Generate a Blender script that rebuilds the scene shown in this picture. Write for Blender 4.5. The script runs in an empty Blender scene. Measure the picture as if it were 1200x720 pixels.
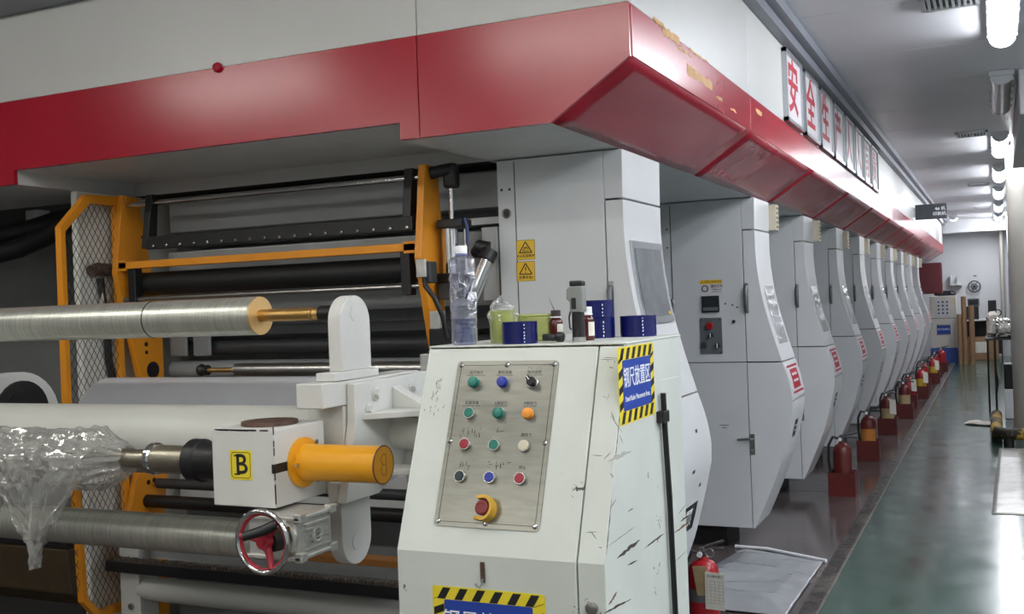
import bpy, bmesh, math, random
import numpy as np
from mathutils import Matrix, Vector, noise
random.seed(7)
scene = bpy.context.scene
C = scene.collection

# ------------------------------------------------------------------ camera, world, exposure
H = 1.6
def camera_axes(f=1230., vp=(1168., 336.), s=0.037):
    dy = Vector((vp[0]-600, vp[1]-360, f)).normalized()
    p2 = Vector((vp[0]-1600, vp[1]+1000*s-360, f))
    up = dy.cross(p2).normalized()
    if up.y > 0: up = -up
    dx = dy.cross(up)
    return dx, dy, up
ax, ay, az = camera_axes()
right = Vector((ax.x, ay.x, az.x)); down = Vector((ax.y, ay.y, az.y)); fwd = Vector((ax.z, ay.z, az.z))
cam_data = bpy.data.cameras.new('camera')
cam_data.sensor_fit = 'HORIZONTAL'; cam_data.sensor_width = 36.0; cam_data.lens = 36.0*1230/1200
cam_data.clip_start = 0.05; cam_data.clip_end = 100
cam = bpy.data.objects.new('camera', cam_data)
rot = Matrix((right, -down, -fwd)).transposed().to_4x4()
cam.matrix_world = Matrix.Translation((0, 0, H)) @ rot
C.objects.link(cam); scene.camera = cam

world = bpy.data.worlds.new('world'); scene.world = world; world.use_nodes = True
world.node_tree.nodes['Background'].inputs[0].default_value = (0.8, 0.85, 0.9, 1)
world.node_tree.nodes['Background'].inputs[1].default_value = 0.02
scene.view_settings.view_transform = 'Standard'
try: scene.view_settings.look = 'None'
except Exception: pass
scene.view_settings.exposure = -0.17
scene.view_settings.gamma = 1.0
scene.view_settings.use_curve_mapping = False
LAMP_CORRIDOR = 68.0
LAMP_ROOM = 40.0

# ------------------------------------------------------------------ materials
MATS = {}
def lin(c):
    return tuple(((v/255)/12.92 if v/255 <= 0.04045 else (((v/255)+0.055)/1.055)**2.4) for v in c)
def mat(name, rgb, rough=0.5, metal=0.0, var=0.06, scale=8.0, bump=0.0, coat=0.0, spec=0.5, stretch=None, alpha=None, rvar=0.0, srgb=True):
    if name in MATS: return MATS[name]
    col = lin(rgb) if srgb else rgb
    m = bpy.data.materials.new(name); m.use_nodes = True
    nt = m.node_tree; b = nt.nodes['Principled BSDF']
    b.inputs['Roughness'].default_value = rough; b.inputs['Metallic'].default_value = metal
    b.inputs['Specular IOR Level'].default_value = spec
    if coat: b.inputs['Coat Weight'].default_value = coat
    tc = nt.nodes.new('ShaderNodeTexCoord'); mp = nt.nodes.new('ShaderNodeMapping')
    nt.links.new(tc.outputs['Object'], mp.inputs['Vector'])
    if stretch: mp.inputs['Scale'].default_value = stretch
    n = nt.nodes.new('ShaderNodeTexNoise'); n.inputs['Scale'].default_value = scale; n.inputs['Detail'].default_value = 4
    nt.links.new(mp.outputs[0], n.inputs['Vector'])
    r = nt.nodes.new('ShaderNodeValToRGB')
    r.color_ramp.elements[0].position = 0.3; r.color_ramp.elements[1].position = 0.7
    r.color_ramp.elements[0].color = tuple(max(0, c*(1-var)) for c in col)+(1,)
    r.color_ramp.elements[1].color = tuple(min(1, c*(1+var)) for c in col)+(1,)
    nt.links.new(n.outputs['Fac'], r.inputs[0]); nt.links.new(r.outputs[0], b.inputs['Base Color'])
    if rvar:
        mr = nt.nodes.new('ShaderNodeMapRange'); mr.inputs[3].default_value = max(0, rough-rvar); mr.inputs[4].default_value = min(1, rough+rvar)
        nt.links.new(n.outputs['Fac'], mr.inputs[0]); nt.links.new(mr.outputs[0], b.inputs['Roughness'])
    if bump:
        bp = nt.nodes.new('ShaderNodeBump'); bp.inputs['Strength'].default_value = bump; bp.inputs['Distance'].default_value = 0.01
        nt.links.new(n.outputs['Fac'], bp.inputs['Height']); nt.links.new(bp.outputs[0], b.inputs['Normal'])
    MATS[name] = m; return m
def worn(name, rgb, chip, amount=0.30, scale=30, rough=0.45, rust=None):
    """painted metal with chips that show the darker ground"""
    m = mat(name, rgb, rough, var=0.05, scale=5)
    nt = m.node_tree; b = nt.nodes['Principled BSDF']
    base = b.inputs['Base Color'].links[0].from_socket
    tc = nt.nodes['Texture Coordinate']
    n = nt.nodes.new('ShaderNodeTexNoise'); n.inputs['Scale'].default_value = scale; n.inputs['Detail'].default_value = 6; n.inputs['Roughness'].default_value = 0.7
    n2 = nt.nodes.new('ShaderNodeTexNoise'); n2.inputs['Scale'].default_value = scale*0.12
    nt.links.new(tc.outputs['Object'], n.inputs['Vector']); nt.links.new(tc.outputs['Object'], n2.inputs['Vector'])
    mul = nt.nodes.new('ShaderNodeMath'); mul.operation = 'MULTIPLY'
    nt.links.new(n.outputs['Fac'], mul.inputs[0]); nt.links.new(n2.outputs['Fac'], mul.inputs[1])
    st = nt.nodes.new('ShaderNodeMath'); st.operation = 'LESS_THAN'; st.inputs[1].default_value = amount*0.5
    nt.links.new(mul.outputs[0], st.inputs[0])
    mx = nt.nodes.new('ShaderNodeMix'); mx.data_type = 'RGBA'
    nt.links.new(st.outputs[0], mx.inputs[0]); nt.links.new(base, mx.inputs[6]); mx.inputs[7].default_value = lin(chip)+(1,)
    nt.links.new(mx.outputs[2], b.inputs['Base Color'])
    return m
def clear(name, tint=(255,255,255), gloss=0.25, rough=0.08, opac=0.0, opaccol=(230,230,230), bump=0, bscale=20):
    """thin clear plastic: see-through with a glossy sheen"""
    if name in MATS: return MATS[name]
    m = bpy.data.materials.new(name); m.use_nodes = True; nt = m.node_tree
    nt.nodes.remove(nt.nodes['Principled BSDF']); out = nt.nodes['Material Output']
    t = nt.nodes.new('ShaderNodeBsdfTransparent'); t.inputs[0].default_value = lin(tint)+(1,)
    g = nt.nodes.new('ShaderNodeBsdfGlossy'); g.inputs['Roughness'].default_value = rough
    lw = nt.nodes.new('ShaderNodeLayerWeight'); lw.inputs[0].default_value = gloss
    mx = nt.nodes.new('ShaderNodeMixShader'); nt.links.new(lw.outputs['Facing'], mx.inputs[0])
    nt.links.new(t.outputs[0], mx.inputs[1]); nt.links.new(g.outputs[0], mx.inputs[2])
    last = mx
    if opac:
        d = nt.nodes.new('ShaderNodeBsdfDiffuse'); d.inputs[0].default_value = lin(opaccol)+(1,)
        m2 = nt.nodes.new('ShaderNodeMixShader'); m2.inputs[0].default_value = opac
        nt.links.new(mx.outputs[0], m2.inputs[1]); nt.links.new(d.outputs[0], m2.inputs[2]); last = m2
    if bump:
        tc = nt.nodes.new('ShaderNodeTexCoord'); n = nt.nodes.new('ShaderNodeTexNoise'); n.inputs['Scale'].default_value = bscale; n.inputs['Detail'].default_value = 5
        nt.links.new(tc.outputs['Object'], n.inputs['Vector'])
        bp = nt.nodes.new('ShaderNodeBump'); bp.inputs['Strength'].default_value = bump; bp.inputs['Distance'].default_value = 0.02
        nt.links.new(n.outputs['Fac'], bp.inputs['Height']); nt.links.new(bp.outputs[0], g.inputs['Normal']); nt.links.new(bp.outputs[0], lw.inputs['Normal'])
    nt.links.new(last.outputs[0], out.inputs[0]); MATS[name] = m; return m
def emis(name, rgb, strength):
    m = bpy.data.materials.new(name); m.use_nodes = True; nt = m.node_tree
    b = nt.nodes['Principled BSDF']; b.inputs['Emission Color'].default_value = rgb+(1,); b.inputs['Emission Strength'].default_value = strength
    b.inputs['Base Color'].default_value = (0.8, 0.8, 0.8, 1); MATS[name] = m; return m

WHITE = mat('white_panel_paint', (186,187,185), 0.38, var=0.03, scale=2, bump=0.02)
UNITW = mat('unit_grey_white_paint', (205,208,210), 0.33, var=0.03, scale=3, bump=0.01)
DOORW = mat('unit_door_paint', (212,214,216), 0.26, var=0.03, scale=3)
CONW = worn('console_paint', (202,207,201), (70,68,62), amount=0.245, scale=46)
ARMW = worn('machine_arm_paint', (205,206,202), (90,88,84), amount=0.22, scale=55)
BEAMW = mat('turret_beam_paint', (196,198,192), 0.4, var=0.04, scale=4)
RED = mat('red_fascia_paint', (156,18,40), 0.24, var=0.05, scale=3, bump=0.015)
RED2 = mat('red_chamfer_paint', (150,26,46), 0.26, var=0.08, scale=2.2, bump=0.6)
YEL = mat('machine_yellow_paint', (226,146,32), 0.42, var=0.06, scale=6)
YEL2 = worn('yellow_cylinder_paint', (233,164,30), (110,60,20), amount=0.225, scale=50, rough=0.35)
STEEL = mat('brushed_steel', (176,176,172), 0.28, 1.0, var=0.1, scale=30, stretch=(40,1,1))
CHROME = mat('chrome', (205,205,205), 0.14, 1.0, var=0.03)
ALU = mat('ribbed_aluminium', (200,202,192), 0.34, 0.75, var=0.2, scale=30, stretch=(11,.2,.2), bump=0.05)
ALUCAST = mat('cast_aluminium', (200,200,196), 0.32, 0.55, var=0.1, scale=40, bump=0.1)
BRASS = mat('brass_gold', (196,158,96), 0.32, 0.9, var=0.06)
GOLDFACE = mat('gold_end_disc', (214,178,120), 0.42, 0.6, var=0.04)
BLACK = mat('black_paint', (22,22,24), 0.45, var=0.2)
RUBBER = mat('black_rubber', (16,16,18), 0.55, var=0.3, scale=20, bump=0.1)
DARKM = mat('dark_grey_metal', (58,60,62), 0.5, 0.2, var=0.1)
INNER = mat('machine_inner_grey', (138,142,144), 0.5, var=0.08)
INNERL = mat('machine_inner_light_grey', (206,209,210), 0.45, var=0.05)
DWALL = mat('dark_grey_cladding', (136,138,137), 0.55, var=0.05)
GREYFILM = mat('silver_film_roll', (204,206,210), 0.25, 0.15, var=0.04)
RUST = mat('rusty_steel', (92,72,62), 0.7, 0.3, var=0.3, scale=30)
SCR = mat('paint_scratch', (62,52,46), 0.8, var=0.4, scale=60)
SCR2 = mat('rust_scratch', (120,84,66), 0.8, var=0.3, scale=60)
TAPE = mat('brown_adhesive_residue', (196,150,92), 0.6, var=0.2, scale=20)
PLATE = mat('stainless_plate', (146,146,138), 0.32, 0.85, var=0.10, scale=14, stretch=(1,6,6), rvar=0.08)
PANELGREY = mat('grey_button_plate', (108,112,116), 0.45, 0.3, var=0.05)
SIGNW = mat('sign_white', (206,204,208), 0.35, var=0.02)
SIGNR = mat('sign_red', (164,42,56), 0.5, var=0.03)
SIGNY = mat('sign_yellow', (226,206,48), 0.5, var=0.04)
SIGNYW = mat('warning_yellow', (226,184,44), 0.5, var=0.03)
SIGNB = mat('sign_blue', (34,66,158), 0.45, var=0.04)
SIGNK = mat('sign_black', (22,24,26), 0.5, var=0.05)
TXTW = mat('lettering_white', (236,238,240), 0.5, var=0.01)
TXTK = mat('lettering_black', (28,28,30), 0.6, var=0.05)
TXTG = mat('lettering_grey', (112,112,108), 0.6, var=0.05)
ALFRAME = mat('aluminium_frame', (190,194,198), 0.3, 0.8, var=0.03)
BLUETAPE = mat('blue_tape', (14,22,86), 0.22, var=0.08, scale=5)
BLUETAPE2 = mat('blue_tape_core', (150,140,120), 0.7)
AMBER = mat('amber_bottle', (70,20,18), 0.15, var=0.2)
CAPW = mat('white_cap', (230,232,236), 0.4, var=0.02)
EXRED = mat('extinguisher_red', (92,27,25), 0.4, var=0.25, scale=10)
EXRED2 = mat('extinguisher_red_bright', (158,28,36), 0.3, var=0.12, scale=8)
BOXRED = mat('extinguisher_box_red', (92,28,26), 0.45, var=0.2, scale=8)
TAGP = mat('paper_tag', (222,220,208), 0.7, var=0.06, scale=30)
LBLY = mat('extinguisher_label_yellow', (206,170,50), 0.6, var=0.1)
LBLO = mat('extinguisher_label_orange', (190,120,50), 0.6, var=0.2)
LBLB = mat('extinguisher_label_beige', (180,160,120), 0.6, var=0.2)
HRED = mat('handwheel_red', (160,38,54), 0.4, var=0.1)
CARD = mat('cardboard', (150,118,88), 0.8, var=0.1)
CABW = mat('cabinet_cream', (206,204,196), 0.45, var=0.03)
CABB = mat('cabinet_blue', (52,84,170), 0.5, var=0.05)
DRED = mat('dark_red_box', (84,24,30), 0.5, var=0.06)
GREENP = clear('green_clear_plastic', (236,240,190), 0.35, 0.15, 0.30, (214,222,150))
CLEARB = clear('clear_bottle_plastic', (236,239,249), 0.45, 0.05, 0.05, (215,220,240), bump=0.6, bscale=70)
WATER = clear('bottle_water', (214,222,248), 0.25, 0.03, 0.08, (150,165,225))
FILM = clear('clear_film_wrap', (250,250,248), 0.46, 0.13, 0.15, (238,239,235), bump=0.3, bscale=22)
POUCH = clear('clear_pouch', (250,250,250), 0.55, 0.08, 0.22, (225,228,230), bump=1.0, bscale=28)
FOIL = mat('silver_foil', (206,206,200), 0.2, 0.9, var=0.1, scale=20, bump=0.7)
FLOORFILM = mat('grey_film_sheet', (168,172,176), 0.22, 0.35, var=0.12, scale=3, bump=0.25)
CLOTH = mat('off_white_cloth', (206,200,190), 0.9, var=0.1, scale=20)
MATGREY = mat('worn_floor_mat', (186,186,180), 0.3, 0.3, var=0.28, scale=9, bump=0.5, stretch=(1,3,1))
PIPEY = worn('dirty_yellow_pipe', (170,140,50), (44,38,28), amount=0.50, scale=16, rough=0.6)
POSTM = mat('post_paint', (176,174,166), 0.45, 0.2, var=0.06, scale=4)
ORANGED = mat('ochre_beam', (170,112,52), 0.5, var=0.1)
BROWNTRIM = mat('toothed_strip', (84,76,68), 0.8, var=0.3, scale=60)
WALLW = mat('wall_paint', (206,208,210), 0.6, var=0.02, scale=1.5)
CEILM = mat('ceiling_panel_paint', (212,214,219), 0.30, var=0.03, scale=1.5)
TRIMG = mat('ceiling_trim_grey', (128,132,140), 0.4, 0.2, var=0.04)
GRILLE = mat('grille_grey', (150,152,154), 0.5, var=0.05)
TUBE_ON = emis('lit_tube_cool', (0.93, 0.95, 1.0), LAMP_CORRIDOR)
TUBE_ROOM = emis('lit_tube_neutral', (1.0, 0.97, 0.90), LAMP_ROOM)
TUBE_OFF = mat('unlit_tube', (196,198,202), 0.25, 0.3, var=0.03)

# floor: worn glossy green epoxy, and the grimy strip under the press
def floor_material(name, c1, c2, c3, r0, r1, scale=1.2):
    m = bpy.data.materials.new(name); m.use_nodes = True; nt = m.node_tree; b = nt.nodes['Principled BSDF']; b.inputs['Specular IOR Level'].default_value = 0.34
    tc = nt.nodes.new('ShaderNodeTexCoord')
    n = nt.nodes.new('ShaderNodeTexNoise'); n.inputs['Scale'].default_value = scale; n.inputs['Detail'].default_value = 6; n.inputs['Roughness'].default_value = 0.6
    nt.links.new(tc.outputs['Object'], n.inputs['Vector'])
    r = nt.nodes.new('ShaderNodeValToRGB'); r.color_ramp.elements[0].position = 0.35; r.color_ramp.elements[1].position = 0.68
    r.color_ramp.elements[0].color = lin(c1)+(1,); r.color_ramp.elements[1].color = lin(c3)+(1,)
    e = r.color_ramp.elements.new(0.5); e.color = lin(c2)+(1,)
    nt.links.new(n.outputs['Fac'], r.inputs[0]); nt.links.new(r.outputs[0], b.inputs['Base Color'])
    n2 = nt.nodes.new('ShaderNodeTexNoise'); n2.inputs['Scale'].default_value = scale*3; n2.inputs['Detail'].default_value = 5
    nt.links.new(tc.outputs['Object'], n2.inputs['Vector'])
    mr = nt.nodes.new('ShaderNodeMapRange'); mr.inputs[1].default_value = 0.3; mr.inputs[2].default_value = 0.7; mr.inputs[3].default_value = r0; mr.inputs[4].default_value = r1
    nt.links.new(n2.outputs['Fac'], mr.inputs[0]); nt.links.new(mr.outputs[0], b.inputs['Roughness'])
    bp = nt.nodes.new('ShaderNodeBump'); bp.inputs['Strength'].default_value = 0.03; bp.inputs['Distance'].default_value = 0.015
    nt.links.new(n2.outputs['Fac'], bp.inputs['Height']); nt.links.new(bp.outputs[0], b.inputs['Normal'])
    MATS[name] = m; return m
FLOORG = floor_material('green_epoxy_floor', (46,70,61), (51,76,67), (59,84,75), 0.13, 0.24)
FLOORD = floor_material('grimy_press_floor', (72,66,66), (86,78,77), (104,93,91), 0.10, 0.20, 1.6)
FLOORS = floor_material('worn_strip', (36,34,32), (52,48,45), (88,82,76), 0.25, 0.5, 6.0)

# ------------------------------------------------------------------ mesh helpers
class MB:
    def __init__(s): s.v = []; s.f = []
    def add(s, vs, fs):
        o = len(s.v); s.v += [tuple(p) for p in vs]; s.f += [tuple(i+o for i in f) for f in fs]; return s
    def box(s, x0, x1, y0, y1, z0, z1):
        v = [(x0,y0,z0),(x1,y0,z0),(x1,y1,z0),(x0,y1,z0),(x0,y0,z1),(x1,y0,z1),(x1,y1,z1),(x0,y1,z1)]
        return s.add(v, [(0,3,2,1),(4,5,6,7),(0,1,5,4),(1,2,6,5),(2,3,7,6),(3,0,4,7)])
    def cyl(s, p0, p1, r, n=24, r2=None, caps=True):
        p0 = Vector(p0); p1 = Vector(p1); r2 = r if r2 is None else r2
        d = (p1-p0).normalized(); a = d.orthogonal().normalized(); b = d.cross(a)
        v = []
        for p, rr in ((p0, r), (p1, r2)):
            for i in range(n):
                t = 2*math.pi*i/n; v.append(p + a*math.cos(t)*rr + b*math.sin(t)*rr)
        f = [(i, (i+1)%n, n+(i+1)%n, n+i) for i in range(n)]
        if caps: f += [tuple(range(n-1,-1,-1)), tuple(range(n, 2*n))]
        return s.add(v, f)
    def lathe(s, prof, p=(0,0,0), n=28, axis='z', closed=True):
        """prof: list of (r, h) along the axis"""
        v = []; f = []
        for r, h in prof:
            for i in range(n):
                t = 2*math.pi*i/n; c, q = r*math.cos(t), r*math.sin(t)
                v.append({'z':(p[0]+c,p[1]+q,p[2]+h),'x':(p[0]+h,p[1]+c,p[2]+q),'y':(p[0]+q,p[1]+h,p[2]+c)}[axis])
        m = len(prof)
        for j in range(m-1):
            for i in range(n): f.append((j*n+i, j*n+(i+1)%n, (j+1)*n+(i+1)%n, (j+1)*n+i))
        if closed: f += [tuple(range(n-1,-1,-1)), tuple(range((m-1)*n, m*n))]
        return s.add(v, f)
    def tube(s, path, r, n=10, caps=True):
        P = [Vector(p) for p in path]; v = []; f = []; prev = None
        for k, p in enumerate(P):
            d = (P[min(k+1,len(P)-1)]-P[max(k-1,0)]).normalized()
            a = d.orthogonal().normalized() if prev is None else (prev - d*prev.dot(d)).normalized()
            prev = a; b = d.cross(a)
            rr = r[k] if isinstance(r, (list, tuple)) else r
            for i in range(n):
                t = 2*math.pi*i/n; v.append(p+a*math.cos(t)*rr+b*math.sin(t)*rr)
        for k in range(len(P)-1):
            for i in range(n): f.append((k*n+i, k*n+(i+1)%n, (k+1)*n+(i+1)%n, (k+1)*n+i))
        if caps: f += [tuple(range(n-1,-1,-1)), tuple(range((len(P)-1)*n, len(P)*n))]
        return s.add(v, f)
    def prism(s, axis, poly, a, b):
        """polygon extruded along axis: 'x' poly is (y,z), 'y' poly is (x,z), 'z' poly is (x,y)"""
        def P(u, w, t): return {'x':(t,u,w),'y':(u,t,w),'z':(u,w,t)}[axis]
        n = len(poly)
        v = [P(u,w,a) for u,w in poly]+[P(u,w,b) for u,w in poly]
        return s.add(v, [tuple(range(n-1,-1,-1)), tuple(range(n,2*n))]+[(i,(i+1)%n,n+(i+1)%n,n+i) for i in range(n)])
    def torus(s, c, R, r, axis='y', n=36, m=10):
        v = []; f = []
        for i in range(n):
            t = 2*math.pi*i/n
            for j in range(m):
                q = 2*math.pi*j/m; rr = R+r*math.cos(q); a, b, h = rr*math.cos(t), rr*math.sin(t), r*math.sin(q)
                v.append({'y':(c[0]+a,c[1]+h,c[2]+b),'x':(c[0]+h,c[1]+a,c[2]+b),'z':(c[0]+a,c[1]+b,c[2]+h)}[axis])
        for i in range(n):
            for j in range(m): f.append((i*m+j, ((i+1)%n)*m+j, ((i+1)%n)*m+(j+1)%m, i*m+(j+1)%m))
        return s.add(v, f)
    def build(s, name, material, parent=None, smooth=True, bevel=0.0, angle=35, M=None):
        me = bpy.data.meshes.new(name)
        vs = s.v if M is None else [tuple(M @ Vector(p)) for p in s.v]
        me.from_pydata(vs, [], s.f); me.update()
        bm = bmesh.new(); bm.from_mesh(me); bmesh.ops.recalc_face_normals(bm, faces=bm.faces); bm.to_mesh(me); bm.free()
        if smooth:
            me.polygons.foreach_set('use_smooth', [True]*len(me.polygons)); me.set_sharp_from_angle(angle=math.radians(angle))
        me.materials.append(material)
        o = bpy.data.objects.new(name, me); C.objects.link(o)
        if bevel:
            b = o.modifiers.new('bevel', 'BEVEL'); b.width = bevel; b.segments = 2; b.limit_method = 'ANGLE'; b.angle_limit = math.radians(40)
        if parent: put(o, parent)
        return o
def world_loc(o):
    l = Vector(o.location)
    return l if o.parent is None else l
ORG = {}
def put(o, parent):
    """parent a mesh laid out in world coordinates to a thing or part"""
    o.parent = parent
    o.matrix_parent_inverse = Matrix.Translation(-ORG.get(parent.name, Vector((0,0,0))))
def tag(o, label=None, cat=None, group=None, kind=None):
    if label: o['label'] = label
    if cat: o['category'] = cat
    if group: o['group'] = group
    if kind: o['kind'] = kind
    return o
def thing(name, loc, label, cat, group=None):
    o = bpy.data.objects.new(name, None); C.objects.link(o); o.location = loc; o.empty_display_size = 0.1
    ORG[o.name] = Vector(loc); return tag(o, label, cat, group)
def struct(name, mb, m, parent=None, **k):
    o = mb.build(name, m, parent, **k); o['kind'] = 'structure'; return o
def copy_tree(o, dloc, label=None):
    c = o.copy(); C.objects.link(c); c.location = Vector(o.location)+Vector(dloc)
    ORG[c.name] = ORG.get(o.name, Vector(o.location))
    if label: c['label'] = label
    for ch in o.children:
        d = ch.copy(); C.objects.link(d); d.parent = c; d.matrix_parent_inverse = ch.matrix_parent_inverse
        for g in ch.children:
            e = g.copy(); C.objects.link(e); e.parent = d; e.matrix_parent_inverse = g.matrix_parent_inverse
    return c
def frame(origin, r, u):
    """matrix whose x axis is r, y axis is u (lettering plane) at origin"""
    r = Vector(r).normalized(); u = Vector(u).normalized(); n = r.cross(u)
    return Matrix.Translation(origin) @ Matrix((r, u, n)).transposed().to_4x4()
def text(body, size, M, m, name='lettering', parent=None, bold=0.0, depth=0.0006, sx=1.0, align='CENTER'):
    cu = bpy.data.curves.new(name, 'FONT'); cu.body = body; cu.size = size; cu.extrude = depth; cu.offset = bold
    cu.align_x = align; cu.align_y = 'CENTER'; cu.resolution_u = 3
    t = bpy.data.objects.new('tmp', cu); C.objects.link(t)
    dg = bpy.context.evaluated_depsgraph_get(); me = bpy.data.meshes.new_from_object(t.evaluated_get(dg))
    bpy.data.objects.remove(t); bpy.data.curves.remove(cu)
    me.transform(M @ Matrix.Diagonal((sx,1,1,1))); me.name = name
    me.materials.clear(); me.materials.append(m)
    o = bpy.data.objects.new(name, me); C.objects.link(o)
    if parent: put(o, parent)
    return o
def plate(M, w, h, t, name, m, parent=None, r=0.0):
    """flat plate centred on M, standing t proud of it"""
    mb = MB()
    if r:
        pts = []
        for cx, cy, a0 in ((w/2-r,h/2-r,0),(-w/2+r,h/2-r,90),(-w/2+r,-h/2+r,180),(w/2-r,-h/2+r,270)):
            for k in range(5):
                a = math.radians(a0+k*22.5); pts.append((cx+r*math.cos(a), cy+r*math.sin(a)))
        mb.prism('z', pts, 0, t)
    else: mb.box(-w/2, w/2, -h/2, h/2, 0, t)
    return mb.build(name, m, parent, M=M, smooth=False)
def strokes(M, segs, w, t, name, m, parent=None):
    """hand-drawn strokes: list of polylines in the plane of M"""
    mb = MB()
    for pl in segs:
        for (x0,y0),(x1,y1) in zip(pl[:-1], pl[1:]):
            d = Vector((x1-x0, y1-y0)); 
            if d.length < 1e-6: continue
            d.normalize(); n = Vector((-d.y, d.x))*w/2
            mb.prism('z', [(x0-n.x,y0-n.y),(x1-n.x,y1-n.y),(x1+n.x,y1+n.y),(x0+n.x,y0+n.y)], 0, t)
    return mb.build(name, m, parent, M=M, smooth=False)
def arc(cy, cz, r, a0, a1, n=12):
    return [(cy+r*math.cos(math.radians(a0+(a1-a0)*k/n)), cz+r*math.sin(math.radians(a0+(a1-a0)*k/n))) for k in range(n+1)]

# ------------------------------------------------------------------ room shell
XL, XR, YB, YF, ZC = -7.0, 3.2, 26.6, -3.5, 3.17
struct('floor', MB().box(-0.86, XR, YF, YB, -0.1, 0.0), FLOORG, smooth=False)
struct('floor_press_side', MB().box(XL, -0.955, YF, YB, -0.1, 0.0), FLOORD, smooth=False)
struct('trim_1', MB().box(-0.955, -0.872, YF, YB, -0.1, 0.004), FLOORS, smooth=False)
struct('trim_6', MB().box(-0.872, -0.86, YF, YB, -0.1, 0.006), mat('floor_edge_strip', (112,108,102), 0.4, 0.2, var=0.3, scale=12), smooth=False)
struct('wall_back', MB().box(XL, XR, YB, YB+0.12, 0, ZC), WALLW, smooth=False)
struct('wall_front', MB().box(XL, XR, YF-0.12, YF, 0, ZC), WALLW, smooth=False)
struct('wall_right', MB().box(XR, XR+0.12, YF, YB, 0, ZC), WALLW, smooth=False)
struct('wall_right_far', MB().box(0.24, 0.34, 15.2, YB, 0, ZC), WALLW, smooth=False)
struct('wall_left', MB().box(XL-0.12, XL, YF, YB, 0, ZC), DWALL, smooth=False)
ceil = struct('ceiling', MB().box(XL, XR, YF, YB, ZC+0.012, ZC+0.1), TRIMG, smooth=False)
y = YF
while y < YB-0.1:
    y1 = min(y+1.2, YB)
    for xa, xb in ((-7.0, -4.1), (-4.1, -1.08), (-1.08, 3.2)):
        if xb <= -1.0 and y > 3.4: continue
        MB().box(xa+0.003, xb-0.003, y+0.003, y1-0.003, ZC-0.012, ZC+0.011).build('ceiling_panel', CEILM, ceil, smooth=False)
    y = y1
struct('trim_2', MB().box(-1.08, -0.97, 3.35, YB, ZC-0.075, ZC-0.013).box(-1.08, -1.02, 3.35, YB, ZC-0.13, ZC-0.075), TRIMG, smooth=False)
struct('trim_3', MB().box(XL, -3.02, 3.16, 3.34, 2.975, ZC-0.013), TRIMG, smooth=False)
struct('trim_4', MB().box(-1.08, 0.24, 25.9, YB, 2.86, ZC-0.013), WALLW, smooth=False)
struct('trim_5', MB().box(0.19, 1.4, 8.4, 12.2, 2.83, ZC-0.013), WALLW, smooth=False, bevel=0.01)
# conduit running up the far right corner
tag(MB().cyl((0.12, 26.2, 0.9), (0.12, 26.2, 2.86), 0.045, 14).build('wall_conduit', POSTM), 'pale vertical pipe in the far right corner of the back wall', 'pipe')
nb = thing('notice_board', (0.235, 22.6, 1.2), 'blue and white notice on the far right wall', 'notice board')
MB().box(0.222, 0.236, 22.0, 23.2, 1.2, 2.3).build('board', SIGNW, nb, smooth=False)
MB().box(0.218, 0.222, 22.1, 23.1, 1.25, 1.95).build('poster', mat('notice_blue', (120,150,190), 0.5), nb, smooth=False)
MB().box(0.218, 0.222, 22.1, 23.1, 2.12, 2.25).build('header', SIGNK, nb, smooth=False)

# ------------------------------------------------------------------ ceiling lights
def ceiling_light(x, y, length, label, lit, along='y', cold=True):
    t = thing('ceiling_light', (x, y, ZC-0.013), label, 'ceiling light', 'tube lights under the ceiling')
    L = length/2
    def B(mb, a, b, c, d, z0, z1):
        return mb.box(x+a, x+b, y+c, y+d, z0, z1) if along == 'y' else mb.box(x+c, x+d, y+a, y+b, z0, z1)
    B(MB(), -0.085, 0.085, -L, L, ZC-0.055, ZC-0.013).build('housing', ALFRAME, t, smooth=False, bevel=0.004)
    m = (TUBE_ON if cold else TUBE_ROOM) if lit else TUBE_OFF
    pts = [(0.070*math.cos(math.radians(q)), ZC-0.0555+0.058*math.sin(math.radians(q))) for q in range(180, 361, 18)]
    if along == 'y': MB().prism('y', [(x+p, z) for p, z in pts], y-L+0.03, y+L-0.03).build('diffuser', m, t)
    else: MB().prism('x', [(y+p, z) for p, z in pts], x-L+0.03, x+L-0.03).build('diffuser', m, t)
    pts = [(1.08*p, ZC-0.0555+1.08*(z-ZC+0.0555)) for p, z in pts]
    for e in (-1, 1):
        a_, b_ = sorted((e*L, e*(L-0.029)))
        if along == 'y': MB().prism('y', [(x+p, z) for p, z in pts], y+a_, y+b_).build('end_cap', ALFRAME, t)
        else: MB().prism('x', [(y+p, z) for p, z in pts], x+a_, x+b_).build('end_cap', ALFRAME, t)
    for k in range(5):   # clips along the diffuser
        o = -L+0.12+k*(2*L-0.24)/4
        for sd in (-1, 1): B(MB(), *sorted((sd*0.071, sd*0.082)), o-0.015, o+0.015, ZC-0.075, ZC-0.055).build('clip', ALFRAME, t, smooth=False)
    return t
ceiling_light(0.08, 6.35, 1.5, 'bright tube light in the top right corner, nearest lit one', True)
ceiling_light(0.08, 9.1, 1.5, 'unlit grey tube light between two lit ones at the right', False)
for yy, w in ((12.4, 'first lit tube light beyond the unlit one'), (15.5, 'second lit tube light beyond the unlit one'), (18.6, 'third lit tube light beyond the unlit one'),
              (21.9, 'fourth lit tube light beyond the unlit one'), (25.0, 'farthest lit tube light, close to the back wall')):
    ceiling_light(0.08, yy, 1.5, w, True)
ceiling_light(-0.8, 24.6, 0.35, 'small lit lamp over the hood end near the back wall', True)
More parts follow.
